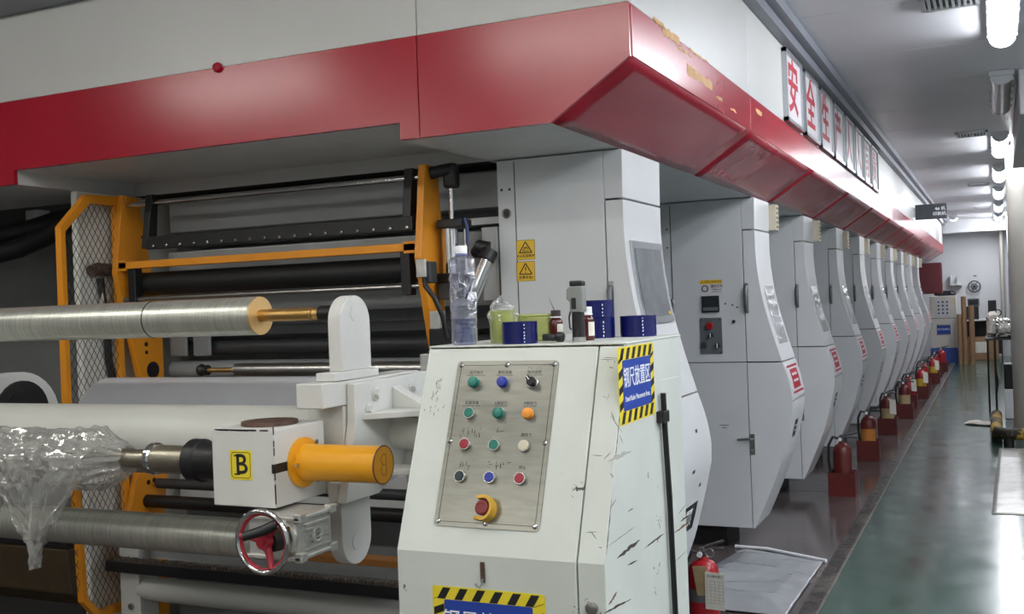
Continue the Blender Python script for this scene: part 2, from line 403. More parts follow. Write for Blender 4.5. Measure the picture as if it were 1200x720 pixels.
for (xx, yy, al, w) in ((0.08, 1.2, 'y', 'tube light of the corridor row above the camera'), (0.08, -2.0, 'y', 'tube light of the corridor row behind the camera'),
                    (-2.0, 1.15, 'x', 'tube light over the unwinder facing the red fascia'), (-4.4, 1.15, 'x', 'tube light over the far left end of the unwinder'), (-2.8, -1.6, 'x', 'added fill tube light over the floor behind the camera, out of view'), (-5.0, -1.6, 'x', 'added fill tube light at far left behind the camera, out of view'), (-0.9, -2.6, 'x', 'added fill tube light by the front wall, out of view'),  # lamps over the rear floor and by the front wall are added fill
                    (2.0, 0.6, 'y', 'added unseen tube light on the right, beside the camera'), (2.0, 3.8, 'y', 'added unseen tube light on the right, brightening the console side'), (2.0, 7.0, 'y', 'added unseen tube light on the right, farthest one'), (1.1, 2.3, 'y', 'added unseen tube light right of the corridor, nearer one'), (1.1, 4.6, 'y', 'added unseen tube light right of the corridor, farther one')):  # unseen right-hand lamps, added to brighten the console side and unit fronts
    ceiling_light(xx, yy, 1.3, w, True, al, xx > 1)

# ceiling vents
def vent(x, y, label):
    t = thing('ceiling_vent', (x, y, ZC-0.013), label, 'vent', 'air vents in the ceiling')
    w = 0.15
    mb = MB()
    for a in ((x-w,x+w,y-w,y-w+0.025),(x-w,x+w,y+w-0.025,y+w),(x-w,x-w+0.025,y-w,y+w),(x+w-0.025,x+w,y-w,y+w)): mb.box(*a, ZC-0.032, ZC-0.013)
    mb.build('frame', ALFRAME, t, smooth=False)
    MB().box(x-w+0.025, x+w-0.025, y-w+0.025, y+w-0.025, ZC-0.0145, ZC-0.013).build('backing', DARKM, t, smooth=False)
    for k in range(8):
        xx = x-w+0.045+k*0.03
        MB().box(xx-0.007, xx+0.007, y-w+0.025, y+w-0.025, ZC-0.028, ZC-0.016).build('slat', ALFRAME, t, smooth=False)
vent(-0.18, 6.15, 'square slatted ceiling vent at the top of the picture')
vent(-0.18, 11.6, 'slatted ceiling vent beside the lit lamps, second from the top')
vent(-0.2, 17.4, 'small distant ceiling vent, third from the top')
vent(-0.2, 22.4, 'farthest ceiling vent near the back wall')

# ------------------------------------------------------------------ hood over the press
HX, HY0, ZR1, ZR0, ZB, ZS, XI = -1.08, 3.345, 2.592, 2.413, 2.22, 2.283, -1.372
hood = thing('press_hood', (-3.0, 3.345, 2.22), 'white upper enclosure with red fascia running above the whole press', 'machine hood')
MB().box(-7.0, HX-0.03, HY0+0.03, YB-0.3, 2.40, ZC-0.013).build('core', DWALL, hood, smooth=False)
# white panels, end face
xs = [-7.0, -4.7, -1.888, HX]
for a, b in zip(xs[:-1], xs[1:]):
    MB().box(a+0.002, b-(0.002 if b < -1.1 else 0.0), HY0, HY0+0.029, ZR1+0.002, ZC-0.014).build('white_panel', WHITE, hood, smooth=False, bevel=0.002)
# white panels, corridor face
ys = [HY0+0.03]+[5.22+1.855*k for k in range(12)]
ys = [v for v in ys if v < 25.6]+[25.7]
for a, b in zip(ys[:-1], ys[1:]):
    MB().box(HX-0.029, HX, a+0.002, b-0.002, ZR1+0.002, ZC-0.014).build('white_panel', WHITE, hood, smooth=False, bevel=0.002)
# red fascia on the end face: outlines in x,z
Yf = HY0-0.004
MB().prism('y', [(-7.0,ZB),(-3.975,ZB),(-3.975,ZS),(-1.971,ZS),(-1.971,ZB),(-1.890,ZB),(-1.890,ZR1),(-7.0,ZR1)], Yf, Yf+0.02).build('red_fascia_panel', RED, hood, smooth=False)
MB().prism('y', [(-1.886,ZB),(XI,ZB),(HX,ZR0),(HX,ZR1),(-1.886,ZR1)], Yf, Yf+0.02).build('red_fascia_panel', RED, hood, smooth=False)
# red band and sloped underside along the corridor
for a, b in zip(ys[:-1], ys[1:]):
    a2 = a-0.012 if a < 3.5 else a+0.002
    MB().box(HX-0.02, HX+0.004, a2, b-0.002, ZR0, ZR1).build('red_band_panel', RED, hood, smooth=False, bevel=0.003)
    n = 14; mb = MB(); vs = []; fs = []
    for i in range(n+1):
        for j in range(9):
            yy = a2+(b-0.003-a2)*i/n; s = j/8
            edge = min(1, 4*s*(1-s))*min(1, 6*(i/n)*(1-i/n))
            d = 0.010*edge*(noise.noise(Vector((yy*2.2, s*2.2, 3.1)))+0.6*noise.noise(Vector((yy*5, s*4, 8))))
            vs.append((HX+(XI-HX)*s+d*0.55, yy, ZR0+(ZB-ZR0)*s-d*0.83))
    for i in range(n):
        for j in range(8): fs.append((i*9+j, (i+1)*9+j, (i+1)*9+j+1, i*9+j+1))
    o = mb.add(vs, fs).build('sloped_red_panel', RED2, hood, angle=80)
    so = o.modifiers.new('solid', 'SOLIDIFY'); so.thickness = 0.004; so.offset = 0
# underside
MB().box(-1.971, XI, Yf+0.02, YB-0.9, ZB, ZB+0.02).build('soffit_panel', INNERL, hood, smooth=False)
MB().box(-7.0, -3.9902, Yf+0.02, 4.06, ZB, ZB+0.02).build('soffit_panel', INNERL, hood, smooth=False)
MB().box(-3.975, -1.971, Yf+0.02, 4.06, ZS, ZS+0.02).build('recess_panel', mat('recess_grey', (212,212,210), 0.3, var=0.04), hood, smooth=False)
MB().box(-3.99, -3.975, Yf+0.02, 4.06, ZB, ZS+0.01).build('recess_side', WHITE, hood, smooth=False)
MB().box(-3.99, -1.95, 4.06, 4.075, ZB, ZS+0.01).build('recess_back', WHITE, hood, smooth=False)
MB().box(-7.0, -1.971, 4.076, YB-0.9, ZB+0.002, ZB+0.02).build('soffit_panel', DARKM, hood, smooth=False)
# small red knob on the top edge of the fascia
MB().lathe([(0.004,-0.022),(0.016,-0.018),(0.021,-0.008),(0.021,0.0)], (-2.80, HY0-0.004, 2.592), 16, 'y').build('red_knob', RED, hood)
# torn brown tape residue on the corridor band
for (ya, yb, za, zb) in ((3.62,3.74,2.585,2.61),(3.72,3.95,2.565,2.605),(3.92,4.12,2.55,2.572),(4.05,4.45,2.475,2.525),(4.5,4.62,2.46,2.48),(4.78,4.9,2.45,2.47),(4.1,4.4,2.58,2.60),(5.35,5.5,2.52,2.55)):
    pts = []; n = 9
    for k in range(n): pts.append((ya+(yb-ya)*k/(n-1), zb-random.uniform(0,0.012)))
    for k in range(n-1,-1,-1): pts.append((ya+(yb-ya)*k/(n-1), za+random.uniform(0,0.012)))
    MB().prism('x', pts, HX+0.004, HX+0.0052).build('tape_residue', TAPE, hood, smooth=False)
# inside grime: dark infill behind the winder opening
# ------------------------------------------------------------------ slogan boards on the white wall
chars = '安全生产人人有责'
names = ('first slogan board from the left, red character for peace', 'second slogan board from the left, red character like a roof over a king', 'third slogan board from the left, red character with a slanted top stroke', 'fourth slogan board from the left, red character under a flat top stroke',
         'fifth slogan board from the left, thin two-stroke red character', 'sixth slogan board from the left, two-stroke character half lost in glare', 'seventh slogan board from the left, red character above a boxed moon shape', 'eighth slogan board, farthest along the white wall')
for k, ch in enumerate(chars):
    ya = 6.15+0.655*k; w = 0.56; z0, z1 = 2.60, 3.02
    t = thing('slogan_board', (HX, ya+w/2, z0), names[k], 'sign', 'slogan boards above the red band')
    MB().box(HX+0.001, HX+0.014, ya+0.01, ya+w-0.01, z0+0.01, z1-0.01).build('board', SIGNW, t, smooth=False)
    fr = MB()
    for b in ((ya,ya+w,z0,z0+0.022),(ya,ya+w,z1-0.022,z1),(ya,ya+0.022,z0,z1),(ya+w-0.022,ya+w,z0,z1)): fr.box(HX+0.001, HX+0.028, *b)
    fr.build('frame', ALFRAME, t, smooth=False)
    text(ch, 0.345, frame((HX+0.0148, ya+w/2, (z0+z1)/2+0.0), (0,1,0), (0,0,1)), SIGNR, 'character', t, bold=0.006, sx=1.0)
# black sign hanging off the wall
hs = thing('hanging_sign', (-0.85, 16.5, 2.62), 'dark grey sign bracketed out from the wall above the walkway', 'sign')
MB().box(HX+0.03, -0.62, 16.49, 16.53, 2.62, 2.84).build('board', mat('sign_charcoal', (48,52,56), 0.5), hs, smooth=False, bevel=0.006)
MB().box(HX+0.001, HX+0.03, 16.5, 16.52, 2.66, 2.80).build('bracket', ALFRAME, hs, smooth=False)
text('4# 机', 0.06, frame((-0.71, 16.4895, 2.765), (1,0,0), (0,0,1)), TXTW, 'lettering', hs)
text('印刷机', 0.06, frame((-0.72, 16.4895, 2.69), (1,0,0), (0,0,1)), TXTW, 'lettering', hs)

# ------------------------------------------------------------------ printing units
ctrl = [(2.215,-1.360),(2.02,-1.364),(1.90,-1.365),(1.80,-1.360),(1.70,-1.349),(1.58,-1.331),(1.47,-1.305),(1.365,-1.277),(1.27,-1.249),(1.18,-1.222),
        (1.07,-1.187),(0.97,-1.169),(0.88,-1.170),(0.78,-1.192),(0.66,-1.222),(0.54,-1.256),(0.43,-1.298),(0.325,-1.343),(0.22,-1.388),(0.131,-1.430)]
zs = np.array([c[0] for c in ctrl])[::-1]; xs_ = np.array([c[1] for c in ctrl])[::-1]
def front_x(z): return float(np.interp(z, zs, xs_))
def prof(z1, z0, n=14, off=0.0):
    return [(front_x(z1+(z0-z1)*k/n)+off, z1+(z0-z1)*k/n) for k in range(n+1)]
def on_front(name, m, parent, ya, yb, z1, z0, t=0.002, off=0.0005, n=6):
    """thin piece that follows the curved front face"""
    outer = prof(z1, z0, n, off+t); inner = prof(z1, z0, n, off)
    return MB().prism('y', outer+inner[::-1], ya, yb).build(name, m, parent)
def printing_unit(y0, w, xb, label, group='grey-white printing units along the press', labels=True):
    y1 = y0+w; S = -1.442
    t = thing('printing_unit', (-1.6, y0+w/2, 0.0), label, 'printing unit', group)
    # dark core, plinth
    MB().prism('y', [(xb+0.02,0.15)]+[(xb+0.02,2.2)]+[(x-0.03,z) for x,z in prof(2.2,0.15,20)], y0+0.02, y1-0.02).build('core', DARKM, t, smooth=False)
    MB().box(xb+0.1, -1.62, y0+0.06, y1-0.06, 0.0, 0.15).build('plinth', BLACK, t, smooth=False)
    MB().prism('y', [(S-0.0025,2.018),(S-0.0025,2.215)]+prof(2.215,2.018,6), y0, y1).build('top_cap', UNITW, t, bevel=0.003)
    MB().box(xb, S-0.003, y0, y1, 1.184, 2.215).build('upper_side_panel', UNITW, t, smooth=False, bevel=0.003)
    MB().box(xb, S-0.003, y0, y1, 0.135, 1.179).build('lower_side_panel', UNITW, t, smooth=False, bevel=0.003)
    d = MB().prism('y', [(S+0.003,1.186),(S+0.003,2.010)]+prof(2.010,1.186,22), y0-0.001, y1).build('upper_door', DOORW, t)
    l = MB().prism('y', [(S+0.003,0.135),(S+0.003,1.178)]+prof(1.178,0.135,24), y0-0.001, y1).build('lower_door', DOORW, t)
    # recessed pull on the upper door, lever latch on the lower one
    MB().tube([(S+0.012,y0-0.002,1.66),(S+0.012,y0-0.016,1.64),(S+0.012,y0-0.016,1.52),(S+0.012,y0-0.002,1.50)], 0.011, 10).build('handle', PANELGREY, d)
    MB().box(S+0.002, S+0.026, y0-0.004, y0-0.001, 1.49, 1.68).build('handle_plate', STEEL, d, smooth=False, bevel=0.002)
    MB().box(S+0.006, S+0.034, y0-0.006, y0-0.001, 0.60, 0.73).build('latch_plate', STEEL, l, smooth=False, bevel=0.002)
    MB().tube([(S+0.02,y0-0.006,0.70),(S+0.01,y0-0.035,0.70),(S-0.07,y0-0.04,0.695)], 0.009, 8).build('latch_lever', STEEL, l)
    MB().cyl((S+0.02,y0-0.006,0.63),(S+0.02,y0-0.016,0.63),0.010,12).build('latch_lock', CHROME, l)
    if not labels: return t, d, l
    # striped beige terminal block at the far top edge
    tb = MB().box(-1.362, -1.315, y1-0.005, y1+0.10, 2.03, 2.20).build('terminal_block', mat('beige_block', (196,188,166), 0.6), t, smooth=False)
    for k in range(5): MB().box(-1.3155, -1.313, y1+0.012, y1+0.088, 2.045+k*0.031, 2.058+k*0.031).build('stripe', mat('beige_block_stripe', (110,104,94), 0.6), tb, smooth=False)
    # red and white caution label, cut line and small black label on the lower door
    lb = on_front('caution_label', SIGNW, t, y0+0.035, y1-0.02, 1.165, 0.955, 0.0015)
    on_front('red_print', SIGNR, lb, y0+0.11, y1-0.11, 1.125, 1.005, 0.0006, 0.002)
    on_front('red_line', SIGNR, lb, y0+0.06, y1-0.05, 1.15, 1.137, 0.0006, 0.002, 2)
    on_front('red_line', SIGNR, lb, y0+0.06, y1-0.05, 0.99, 0.977, 0.0006, 0.002, 2)
    on_front('white_print', SIGNW, lb, y0+0.15, y1-0.15, 1.10, 1.085, 0.0008, 0.0022, 2)
    on_front('white_print', SIGNW, lb, y0+0.15, y1-0.15, 1.06, 1.045, 0.0008, 0.0022, 2)
    on_front('door_gap', DARKM, l, y0+0.002, y1-0.002, 0.94, 0.935, 0.0008, 0.0002, 2)
    return t, d, l
def pouch(parent, y0, y1, z1, z0, seed):
    n, m = 16, 9; vs = []; fs = []
    for i in range(n+1):
        z = z1+(z0-z1)*i/n
        for j in range(m+1):
            y = y0+(y1-y0)*j/m; e = min(i, n-i, j*1.5, (m-j)*1.5, 3)/3
            d = 0.003+0.026*e*(0.3+abs(noise.noise(Vector((y*30+seed, z*30, seed)))))
            vs.append((front_x(z)+d, y, z))
    for i in range(n):
        for j in range(m): fs.append((i*(m+1)+j, i*(m+1)+j+1, (i+1)*(m+1)+j+1, (i+1)*(m+1)+j))
    return MB().add(vs, fs).build('clear_pouch', POUCH, parent, angle=20)

P = 1.855
u0, d0, l0 = printing_unit(6.61, 0.46, -2.75, 'printing unit with grey button plate and small display on its side')
pouch(d0, 6.70, 7.00, 1.66, 1.29, 1.0)
on_front('number_label', SIGNK, l0, 6.80, 6.90, 0.80, 0.69, 0.001)
on_front('number_print', TXTW, l0, 6.82, 6.88, 0.765, 0.755, 0.0006, 0.0015, 2)
on_front('number_print', TXTW, l0, 6.83, 6.87, 0.735, 0.722, 0.0006, 0.0015, 2)
ordinal = ['', 'first', 'second', 'third', 'fourth', 'fifth', 'sixth', 'seventh', 'farthest']
for k in range(1, 9):
    copy_tree(u0, (0, P*k, 0), '%s curved printing unit beyond the one with the button plate' % ordinal[k] if k < 8 else 'farthest of the grey-white curved printing units')
# details only on the unit that shows its side
yq = 6.61
MB().box(-1.908, -1.903, yq-0.0015, yq, 0.14, 2.2).build('panel_joint', DARKM, u0, smooth=False)
pl = plate(frame((-1.663, yq, 1.352), (1,0,0), (0,0,1)), 0.142, 0.232, 0.004, 'button_plate', PANELGREY, u0, r=0.006)
for dx, dz, m_, r_ in ((-0.005,0.065,mat('lamp_red',(150,30,36),0.3),0.021),(0.0,0.005,TXTK,0.015),(-0.045,-0.06,DARKM,0.017),(0.042,-0.06,TXTK,0.015)):
    b = MB().lathe([(r_,-0.020),(r_,-0.006),(r_*1.2,-0.004),(r_*1.2,0.0)], (-1.663+dx, yq-0.004, 1.352+dz), 18, 'y').build('button', m_, pl)
for dx, dz in ((0.0,0.005),(0.042,-0.06)):
    MB().box(-1.663+dx-0.003, -1.663+dx+0.003, yq-0.028, yq-0.023, 1.352+dz-0.014, 1.352+dz+0.014).build('switch_bar', CAPW, pl, smooth=False)
for dx in (-0.06, 0.06):
    for dz in (-0.105, 0.105): MB().cyl((-1.663+dx,yq-0.004,1.352+dz),(-1.663+dx,yq-0.007,1.352+dz),0.005,10).build('screw', CHROME, pl)
dsp = plate(frame((-1.658, yq, 1.555), (1,0,0), (0,0,1)), 0.11, 0.105, 0.012, 'display', BLACK, u0, r=0.004)
plate(frame((-1.658, yq-0.012, 1.57), (1,0,0), (0,0,1)), 0.09, 0.05, 0.001, 'screen', mat('lcd_dark', (48,54,60), 0.2), dsp)
plate(frame((-1.658, yq-0.012, 1.525), (1,0,0), (0,0,1)), 0.096, 0.022, 0.001, 'key_strip', PANELGREY, dsp)
lp = plate(frame((-1.653, yq, 1.66), (1,0,0), (0,0,1)), 0.145, 0.095, 0.001, 'instruction_label', SIGNW, u0)
plate(frame((-1.653, yq-0.001, 1.697), (1,0,0), (0,0,1)), 0.145, 0.026, 0.0005, 'yellow_header', SIGNYW, lp)
text('⚠ 注意 CAUTION', 0.016, frame((-1.653, yq-0.0016, 1.697), (1,0,0), (0,0,1)), TXTK, 'lettering', lp)
text('温控仪表', 0.020, frame((-1.617, yq-0.0012, 1.668), (1,0,0), (0,0,1)), TXTK, 'lettering', lp)
text('TEMPERATURE', 0.009, frame((-1.617, yq-0.0012, 1.648), (1,0,0), (0,0,1)), TXTK, 'lettering', lp)
text('CONTROL UNIT', 0.009, frame((-1.617, yq-0.0012, 1.633), (1,0,0), (0,0,1)), TXTG, 'lettering', lp)
o = MB().torus((-1.692, yq-0.0015, 1.655), 0.019, 0.003, 'y', 24, 6).build('oval_mark', TXTK, lp)
for px_, pz_ in ((-1.93,2.05),(-1.93,1.93),(-1.93,1.62),(-1.565,1.555),(-1.52,1.545),(-1.49,1.53)):
    MB().cyl((px_,yq-0.001,pz_),(px_,yq+0.002,pz_),0.006,10).build('hole', DARKM, u0)
MB().cyl((-1.515,yq-0.006,1.44),(-1.515,yq,1.44),0.011,14).build('plug', DARKM, u0)
MB().torus((-1.925, yq-0.004, 1.57), 0.024, 0.007, 'y', 20, 8).build('ring_bolt', STEEL, u0)
for pz_, a in ((0.78,0.06),(0.765,0.03)): MB().box(-1.60-a/2, -1.60+a/2, yq-0.001, yq, pz_, pz_+0.004).build('scratch', SCR, u0, smooth=False)

# first unit, behind the console
u1, d1, l1 = printing_unit(4.06, 0.52, -1.925, 'large printing unit with touch screen standing behind the control console', 'grey-white printing units along the press', False)
yq = 4.06
MB().box(-1.8455, -1.8415, yq-0.0012, yq, 0.14, 2.205).build('panel_joint', DARKM, u1, smooth=False)
for px_, pz_ in ((-1.905,2.09),(-1.868,2.09)): MB().cyl((px_,yq-0.001,pz_),(px_,yq+0.002,pz_),0.006,10).build('hole', DARKM, u1)
MB().torus((-1.885, yq-0.002, 1.988), 0.018, 0.004, 'y', 20, 8).build('port_rim', STEEL, u1)
MB().cyl((-1.885,yq-0.002,1.988),(-1.885,yq+0.002,1.988),0.014,14).build('port', BLACK, u1)
# touch screen sunk in the curved door front
sc = on_front('screen_bezel', ALFRAME, u1, yq+0.055, yq+0.47, 1.845, 1.50, 0.012, 0.0, 8)
on_front('screen', mat('screen_film', (112,116,120), 0.25, var=0.18, scale=9), sc, yq+0.085, yq+0.44, 1.815, 1.53, 0.003, 0.0115, 8)
on_front('screen_tag', SIGNYW, sc, yq+0.40, yq+0.43, 1.545, 1.533, 0.001, 0.0146, 1)
on_front('number_label', SIGNK, l1, yq+0.14, yq+0.40, 0.72, 0.60, 0.001)
text('黑', 0.085, frame((front_x(0.66)+0.003, yq+0.27, 0.66), (0,1,0), (0.28,0,0.96)), TXTW, 'lettering', l1, bold=0.001, sx=1.5)
for pz_, ya, yb in ((0.88,0.2,0.24),(1.04,0.30,0.33),(0.80,0.36,0.39)): on_front('paint_chip', SCR, l1, yq+ya, yq+yb, pz_, pz_-0.015, 0.0006, 0.0003, 1)
# two yellow warning plates
def warn(x, z, kind):
    w = plate(frame((x, yq, z), (1,0,0), (0,0,1)), 0.086, 0.084, 0.0012, 'warning_plate', SIGNYW, u1)
    M = frame((x, yq-0.0012, z+0.008), (1,0,0), (0,0,1))
    strokes(M, [[(-0.029,-0.020),(0.029,-0.020),(0,0.026),(-0.029,-0.020)]], 0.0045, 0.0006, 'triangle', TXTK, w)
    strokes(M, [[(-0.042,-0.049),(0.042,-0.049),(0.042,0.033),(-0.042,0.033),(-0.042,-0.049)]], 0.0014, 0.0005, 'border', TXTK, w)
    if kind: strokes(M, [[(0,0.012),(0,-0.006)],[(0,-0.011),(0,-0.015)]], 0.0045, 0.0006, 'exclamation_mark', TXTK, w)
    else: strokes(M, [[(-0.016,-0.013),(0.016,-0.013)],[(-0.014,-0.008),(-0.002,-0.004),(0.006,0.004),(0.012,-0.008)],[(-0.01,0.0),(0.002,0.002)]], 0.003, 0.0006, 'hand_mark', TXTK, w)
    text('注意安全!' if kind else '小心挤压伤手', 0.0155 if kind else 0.0135, frame((x, yq-0.0012, z-0.0265), (1,0,0), (0,0,1)), TXTK, 'lettering', w, bold=0.0003)
warn(-1.803, 1.829, 0); warn(-1.806, 1.738, 1)

# ------------------------------------------------------------------ control console
con = thing('control_console', (-1.03, 2.4, 0), 'worn white control console with sloped button panel in the foreground', 'console')
XA, XS, XB = -1.285, -0.838, -0.775
prof_c = [(2.095,0.0),(2.095,1.04),(2.285,1.50),(2.735,1.50),(2.735,0.0)]
MB().prism('x', [(2.11,0.0),(2.11,1.03),(2.295,1.49),(2.73,1.49),(2.73,0.0)], XA+0.004, XB-0.004).build('body', CONW, con, smooth=False)
MB().prism('x', [(2.095,0.02),(2.095,1.04),(2.285,1.497),(2.297,1.491),(2.109,1.035),(2.109,0.02)], XA, XS-0.0015).build('front_panel', CONW, con, smooth=False, bevel=0.003)
MB().prism('x', [(2.095,0.02),(2.095,1.04),(2.285,1.497),(2.297,1.491),(2.109,1.035),(2.109,0.02)], XS+0.0015, XB).build('corner_strip', CONW, con, smooth=False, bevel=0.003)
MB().prism('x', prof_c, XB-0.0038, XB+0.001).build('side_panel', CONW, con, smooth=False, bevel=0.002)
MB().prism('x', prof_c, XA-0.001, XA+0.0038).build('side_panel', CONW, con, smooth=False, bevel=0.002)
MB().box(XA-0.002, XB+0.003, 2.283, 2.738, 1.4985, 1.5035).build('top_panel', CONW, con, smooth=False, bevel=0.002)
# frame of the sloped face: origin at its top edge, x to the right, y up the slope
sdir = Vector((0, 2.285-2.095, 1.497-1.04)).normalized()
def slope(x, v, lift=0.0):
    n = Vector((1,0,0)).cross(sdir)
    return frame(Vector((x, 2.285, 1.497))-sdir*v+n*lift, (1,0,0), sdir)
pp = plate(slope(-1.0655, 0.2345), 0.266, 0.40, 0.0025, 'button_plate', PLATE, con, r=0.010)
strokes(slope(-1.0655, 0.2345, 0.0025), [[(-0.122,-0.189),(0.122,-0.189),(0.122,0.189),(-0.122,0.189),(-0.122,-0.189)]], 0.0013, 0.0003, 'engraved_line', TXTK, pp)
for dx in (-0.122, 0, 0.122):
    for dv in (0.189, 0.0, -0.189):
        if dx == 0 and dv == 0: continue
        MB().lathe([(0.0065,0),(0.0062,0.002),(0.003,0.0042)], (0,0,0), 12).build('screw', CHROME, pp, M=slope(-1.0655+dx, 0.2345-dv, 0.0025))
RING = mat('button_ring', (206,206,202), 0.25, 0.9, var=0.02)
bcol = {'g': mat('button_green', (22,112,98), 0.35, var=0.05), 'b': mat('button_blue', (34,52,150), 0.35, var=0.05), 'o': mat('button_orange', (226,142,40), 0.35, var=0.05),
        'r': mat('button_red', (146,30,48), 0.35, var=0.05), 'w': mat('button_ivory', (206,198,176), 0.4, var=0.05), 'k': mat('button_dark', (30,48,52), 0.35, var=0.05)}
cols = (-1.1445, -1.068, -0.992)
lay = (('gL','bL','sw'),('gP','gL','oL'),('rP','gP','wP'),('kP','bP','rP'))
cap1 = ('运行指示','RUN INDICATION'); 
txts = ((('运行指示','RUNNING INDICATION'),('联机准备','READY INDICATION'),('张力选择','TENSION SELECTION')),
        (('机器准备','AUTOMATION READY'),('A轴张力','A AXIS TENSION'),('B轴张力','B AXIS TENSION')),
        (None,None,('翻转下','')),(None,None,('停止','')))
for r in range(4):
    v = 0.0905+0.0762*r
    for c in range(3):
        x = cols[c]; k = lay[r][c]
        if k == 'sw':
            b = MB().lathe([(0.0155,0),(0.0155,0.006),(0.0135,0.008)], (0,0,0), 24).build('selector_switch', RING, con, M=slope(x, v, 0.0025))
            MB().lathe([(0.0115,0.008),(0.0115,0.014)], (0,0,0), 20).build('selector_base', TXTK, b, M=slope(x, v, 0.0025))
            MB().box(-0.0045,0.0045,-0.0125,0.0125,0.010,0.024).build('selector_handle', TXTK, b, M=slope(x, v, 0.0025) @ Matrix.Rotation(math.radians(40),4,'Z'), smooth=False, bevel=0.001)
            MB().box(-0.001,0.001,0.002,0.0125,0.024,0.0246).build('pointer_line', CAPW, b, M=slope(x, v, 0.0025) @ Matrix.Rotation(math.radians(40),4,'Z'), smooth=False)
        elif k[1] == 'L':   # domed indicator lamp
            b = MB().lathe([(0.0145,0),(0.0145,0.004)], (0,0,0), 24).build('indicator_lamp', RING, con, M=slope(x, v, 0.0025))
            MB().lathe([(0.0135,0.004),(0.0135,0.012),(0.0118,0.016),(0.006,0.018),(0.001,0.0185)], (0,0,0), 24).build('lens', bcol[k[0]], b, M=slope(x, v, 0.0025))
        else:               # ringed push button
            b = MB().lathe([(0.0150,0),(0.0150,0.009),(0.0140,0.011),(0.0115,0.011),(0.0115,0.007)], (0,0,0), 24).build('push_button', RING, con, M=slope(x, v, 0.0025))
            MB().lathe([(0.0118,0.002),(0.0118,0.0115),(0.0105,0.0128)], (0,0,0), 24).build('button_cap', bcol[k[0]], b, M=slope(x, v, 0.0025))
        tx = txts[r][c]
        if tx:
            text(tx[0], 0.0092, slope(x, v-0.0265, 0.0026), TXTK, 'caption', pp, depth=0.0002)
            if tx[1]: text(tx[1], 0.0046, slope(x, v-0.0195, 0.0026), TXTK, 'caption', pp, depth=0.0002)
text('手 动    自 动', 0.0065, slope(-0.992, 0.0905-0.0365, 0.0026), TXTG, 'caption', pp, depth=0.0002)
# marker-pen notes over three of the buttons
def scrib(M, w, h, n, seed, name='marker_note'):
    rnd = random.Random(seed); segs = []
    for k in range(n):
        x0 = -w/2+w*k/n; cw = w/n*0.8
        for _ in range(4):
            a = (x0+rnd.uniform(0,cw), rnd.uniform(-h/2,h/2)); 
            b = (a[0]+rnd.uniform(-0.2,1)*cw*0.7, a[1]) if rnd.random() < .5 else (a[0]+rnd.uniform(-.15,.15)*cw, a[1]-h*rnd.uniform(.4,.9))
            segs.append([a, ((a[0]+b[0])/2+rnd.uniform(-.001,.001), (a[1]+b[1])/2), b])
    return strokes(M, segs, 0.0011, 0.0002, name, TXTK, pp)
scrib(slope(-1.136, 0.2095, 0.0026), 0.054, 0.017, 4, 3)
strokes(slope(-1.060, 0.207, 0.0026), [[(-0.006,0.006),(-0.009,-0.003),(0.010,0.000)]], 0.0012, 0.0002, 'marker_note', TXTK, pp)
scrib(slope(-1.138, 0.288, 0.0026), 0.028, 0.012, 2, 5)
scrib(slope(-1.050, 0.284, 0.0026) @ Matrix.Rotation(math.radians(8),4,'Z'), 0.066, 0.014, 4, 8)
# emergency stop with yellow guard
es = MB()
pts = [(0.024*math.cos(math.radians(a)), 0.029*math.sin(math.radians(a))) for a in range(-110, 111, 14)]
outer = [(-0.022,-0.026)]+pts+[(-0.022,0.026)]
inner = [(x*0.72+0.001, y*0.74) for x, y in outer]
n = len(outer); vs = []; fs = []
for z, ring in ((0,outer),(0.030,outer),(0.030,inner),(0.004,inner)):
    vs += [(x,y,z if x > -0.015 else z*0.8) for x, y in ring]
for j in range(3):
    for i in range(n-1): fs.append((j*n+i, j*n+i+1, (j+1)*n+i+1, (j+1)*n+i))
es.add(vs, fs)
g = es.build('stop_guard', mat('guard_yellow', (206,160,50), 0.45, var=0.12, scale=30), pp, M=slope(-1.066, 0.392, 0.0025), angle=40)
MB().lathe([(0.012,0),(0.012,0.012),(0.0175,0.016),(0.0175,0.026),(0.015,0.029),(0.010,0.0295),(0.009,0.028),(0.001,0.028)], (0,0,0), 24).build('stop_button', mat('stop_red', (120,40,42), 0.45, var=0.1), pp, M=slope(-1.068, 0.392, 0.0025))
# hazard-bordered signs
def hazard_sign(M, w, h, bw, name, parent, lines, slant=0.6):
    s = plate(M, w, h, 0.0010, name, SIGNY, parent, r=0.006)
    M1 = M @ Matrix.Translation((0,0,0.0010))
    st = MB(); n = int(w/0.044)
    bwk = bw-0.004
    for k in range(n):
        x = -w/2+0.012+k*(w-0.016)/n; d = 0.020; sk = bwk*slant
        for y0_ in (h/2-bw+0.001, -h/2+0.003):
            st.prism('z', [(x,y0_),(x+d,y0_),(min(x+d+sk,w/2-0.003),y0_+bwk),(min(x+sk,w/2-0.003),y0_+bwk)], 0, 0.0004)
    m = int((h-2*bw)/0.036)
    for k in range(m+1):
        y = -h/2+bw+0.0+k*0.036
        for x0_ in (-w/2+0.003, w/2-bw+0.001):
            y1_ = min(y+0.017, h/2-bw)
            st.prism('z', [(x0_,y),(x0_+bwk,y+0.010),(x0_+bwk,min(y1_+0.010,h/2-0.006)),(x0_,y1_)], 0, 0.0004)
    st.build('hazard_stripe', SIGNK, s, M=M1, smooth=False)
    plate(M1, w-2*bw, h-2*bw, 0.0006, 'blue_field', SIGNB, s, r=0.004)
    for body, size, dy, sx in lines: text(body, size, M1 @ Matrix.Translation((0,dy,0.0007)), TXTW, 'lettering', s, bold=size*0.006, depth=0.0003, sx=sx)
    return s
zup = (0,0,1)
Mside = frame((XB+0.001, 2.358, 1.406), (0,1,0), zup)
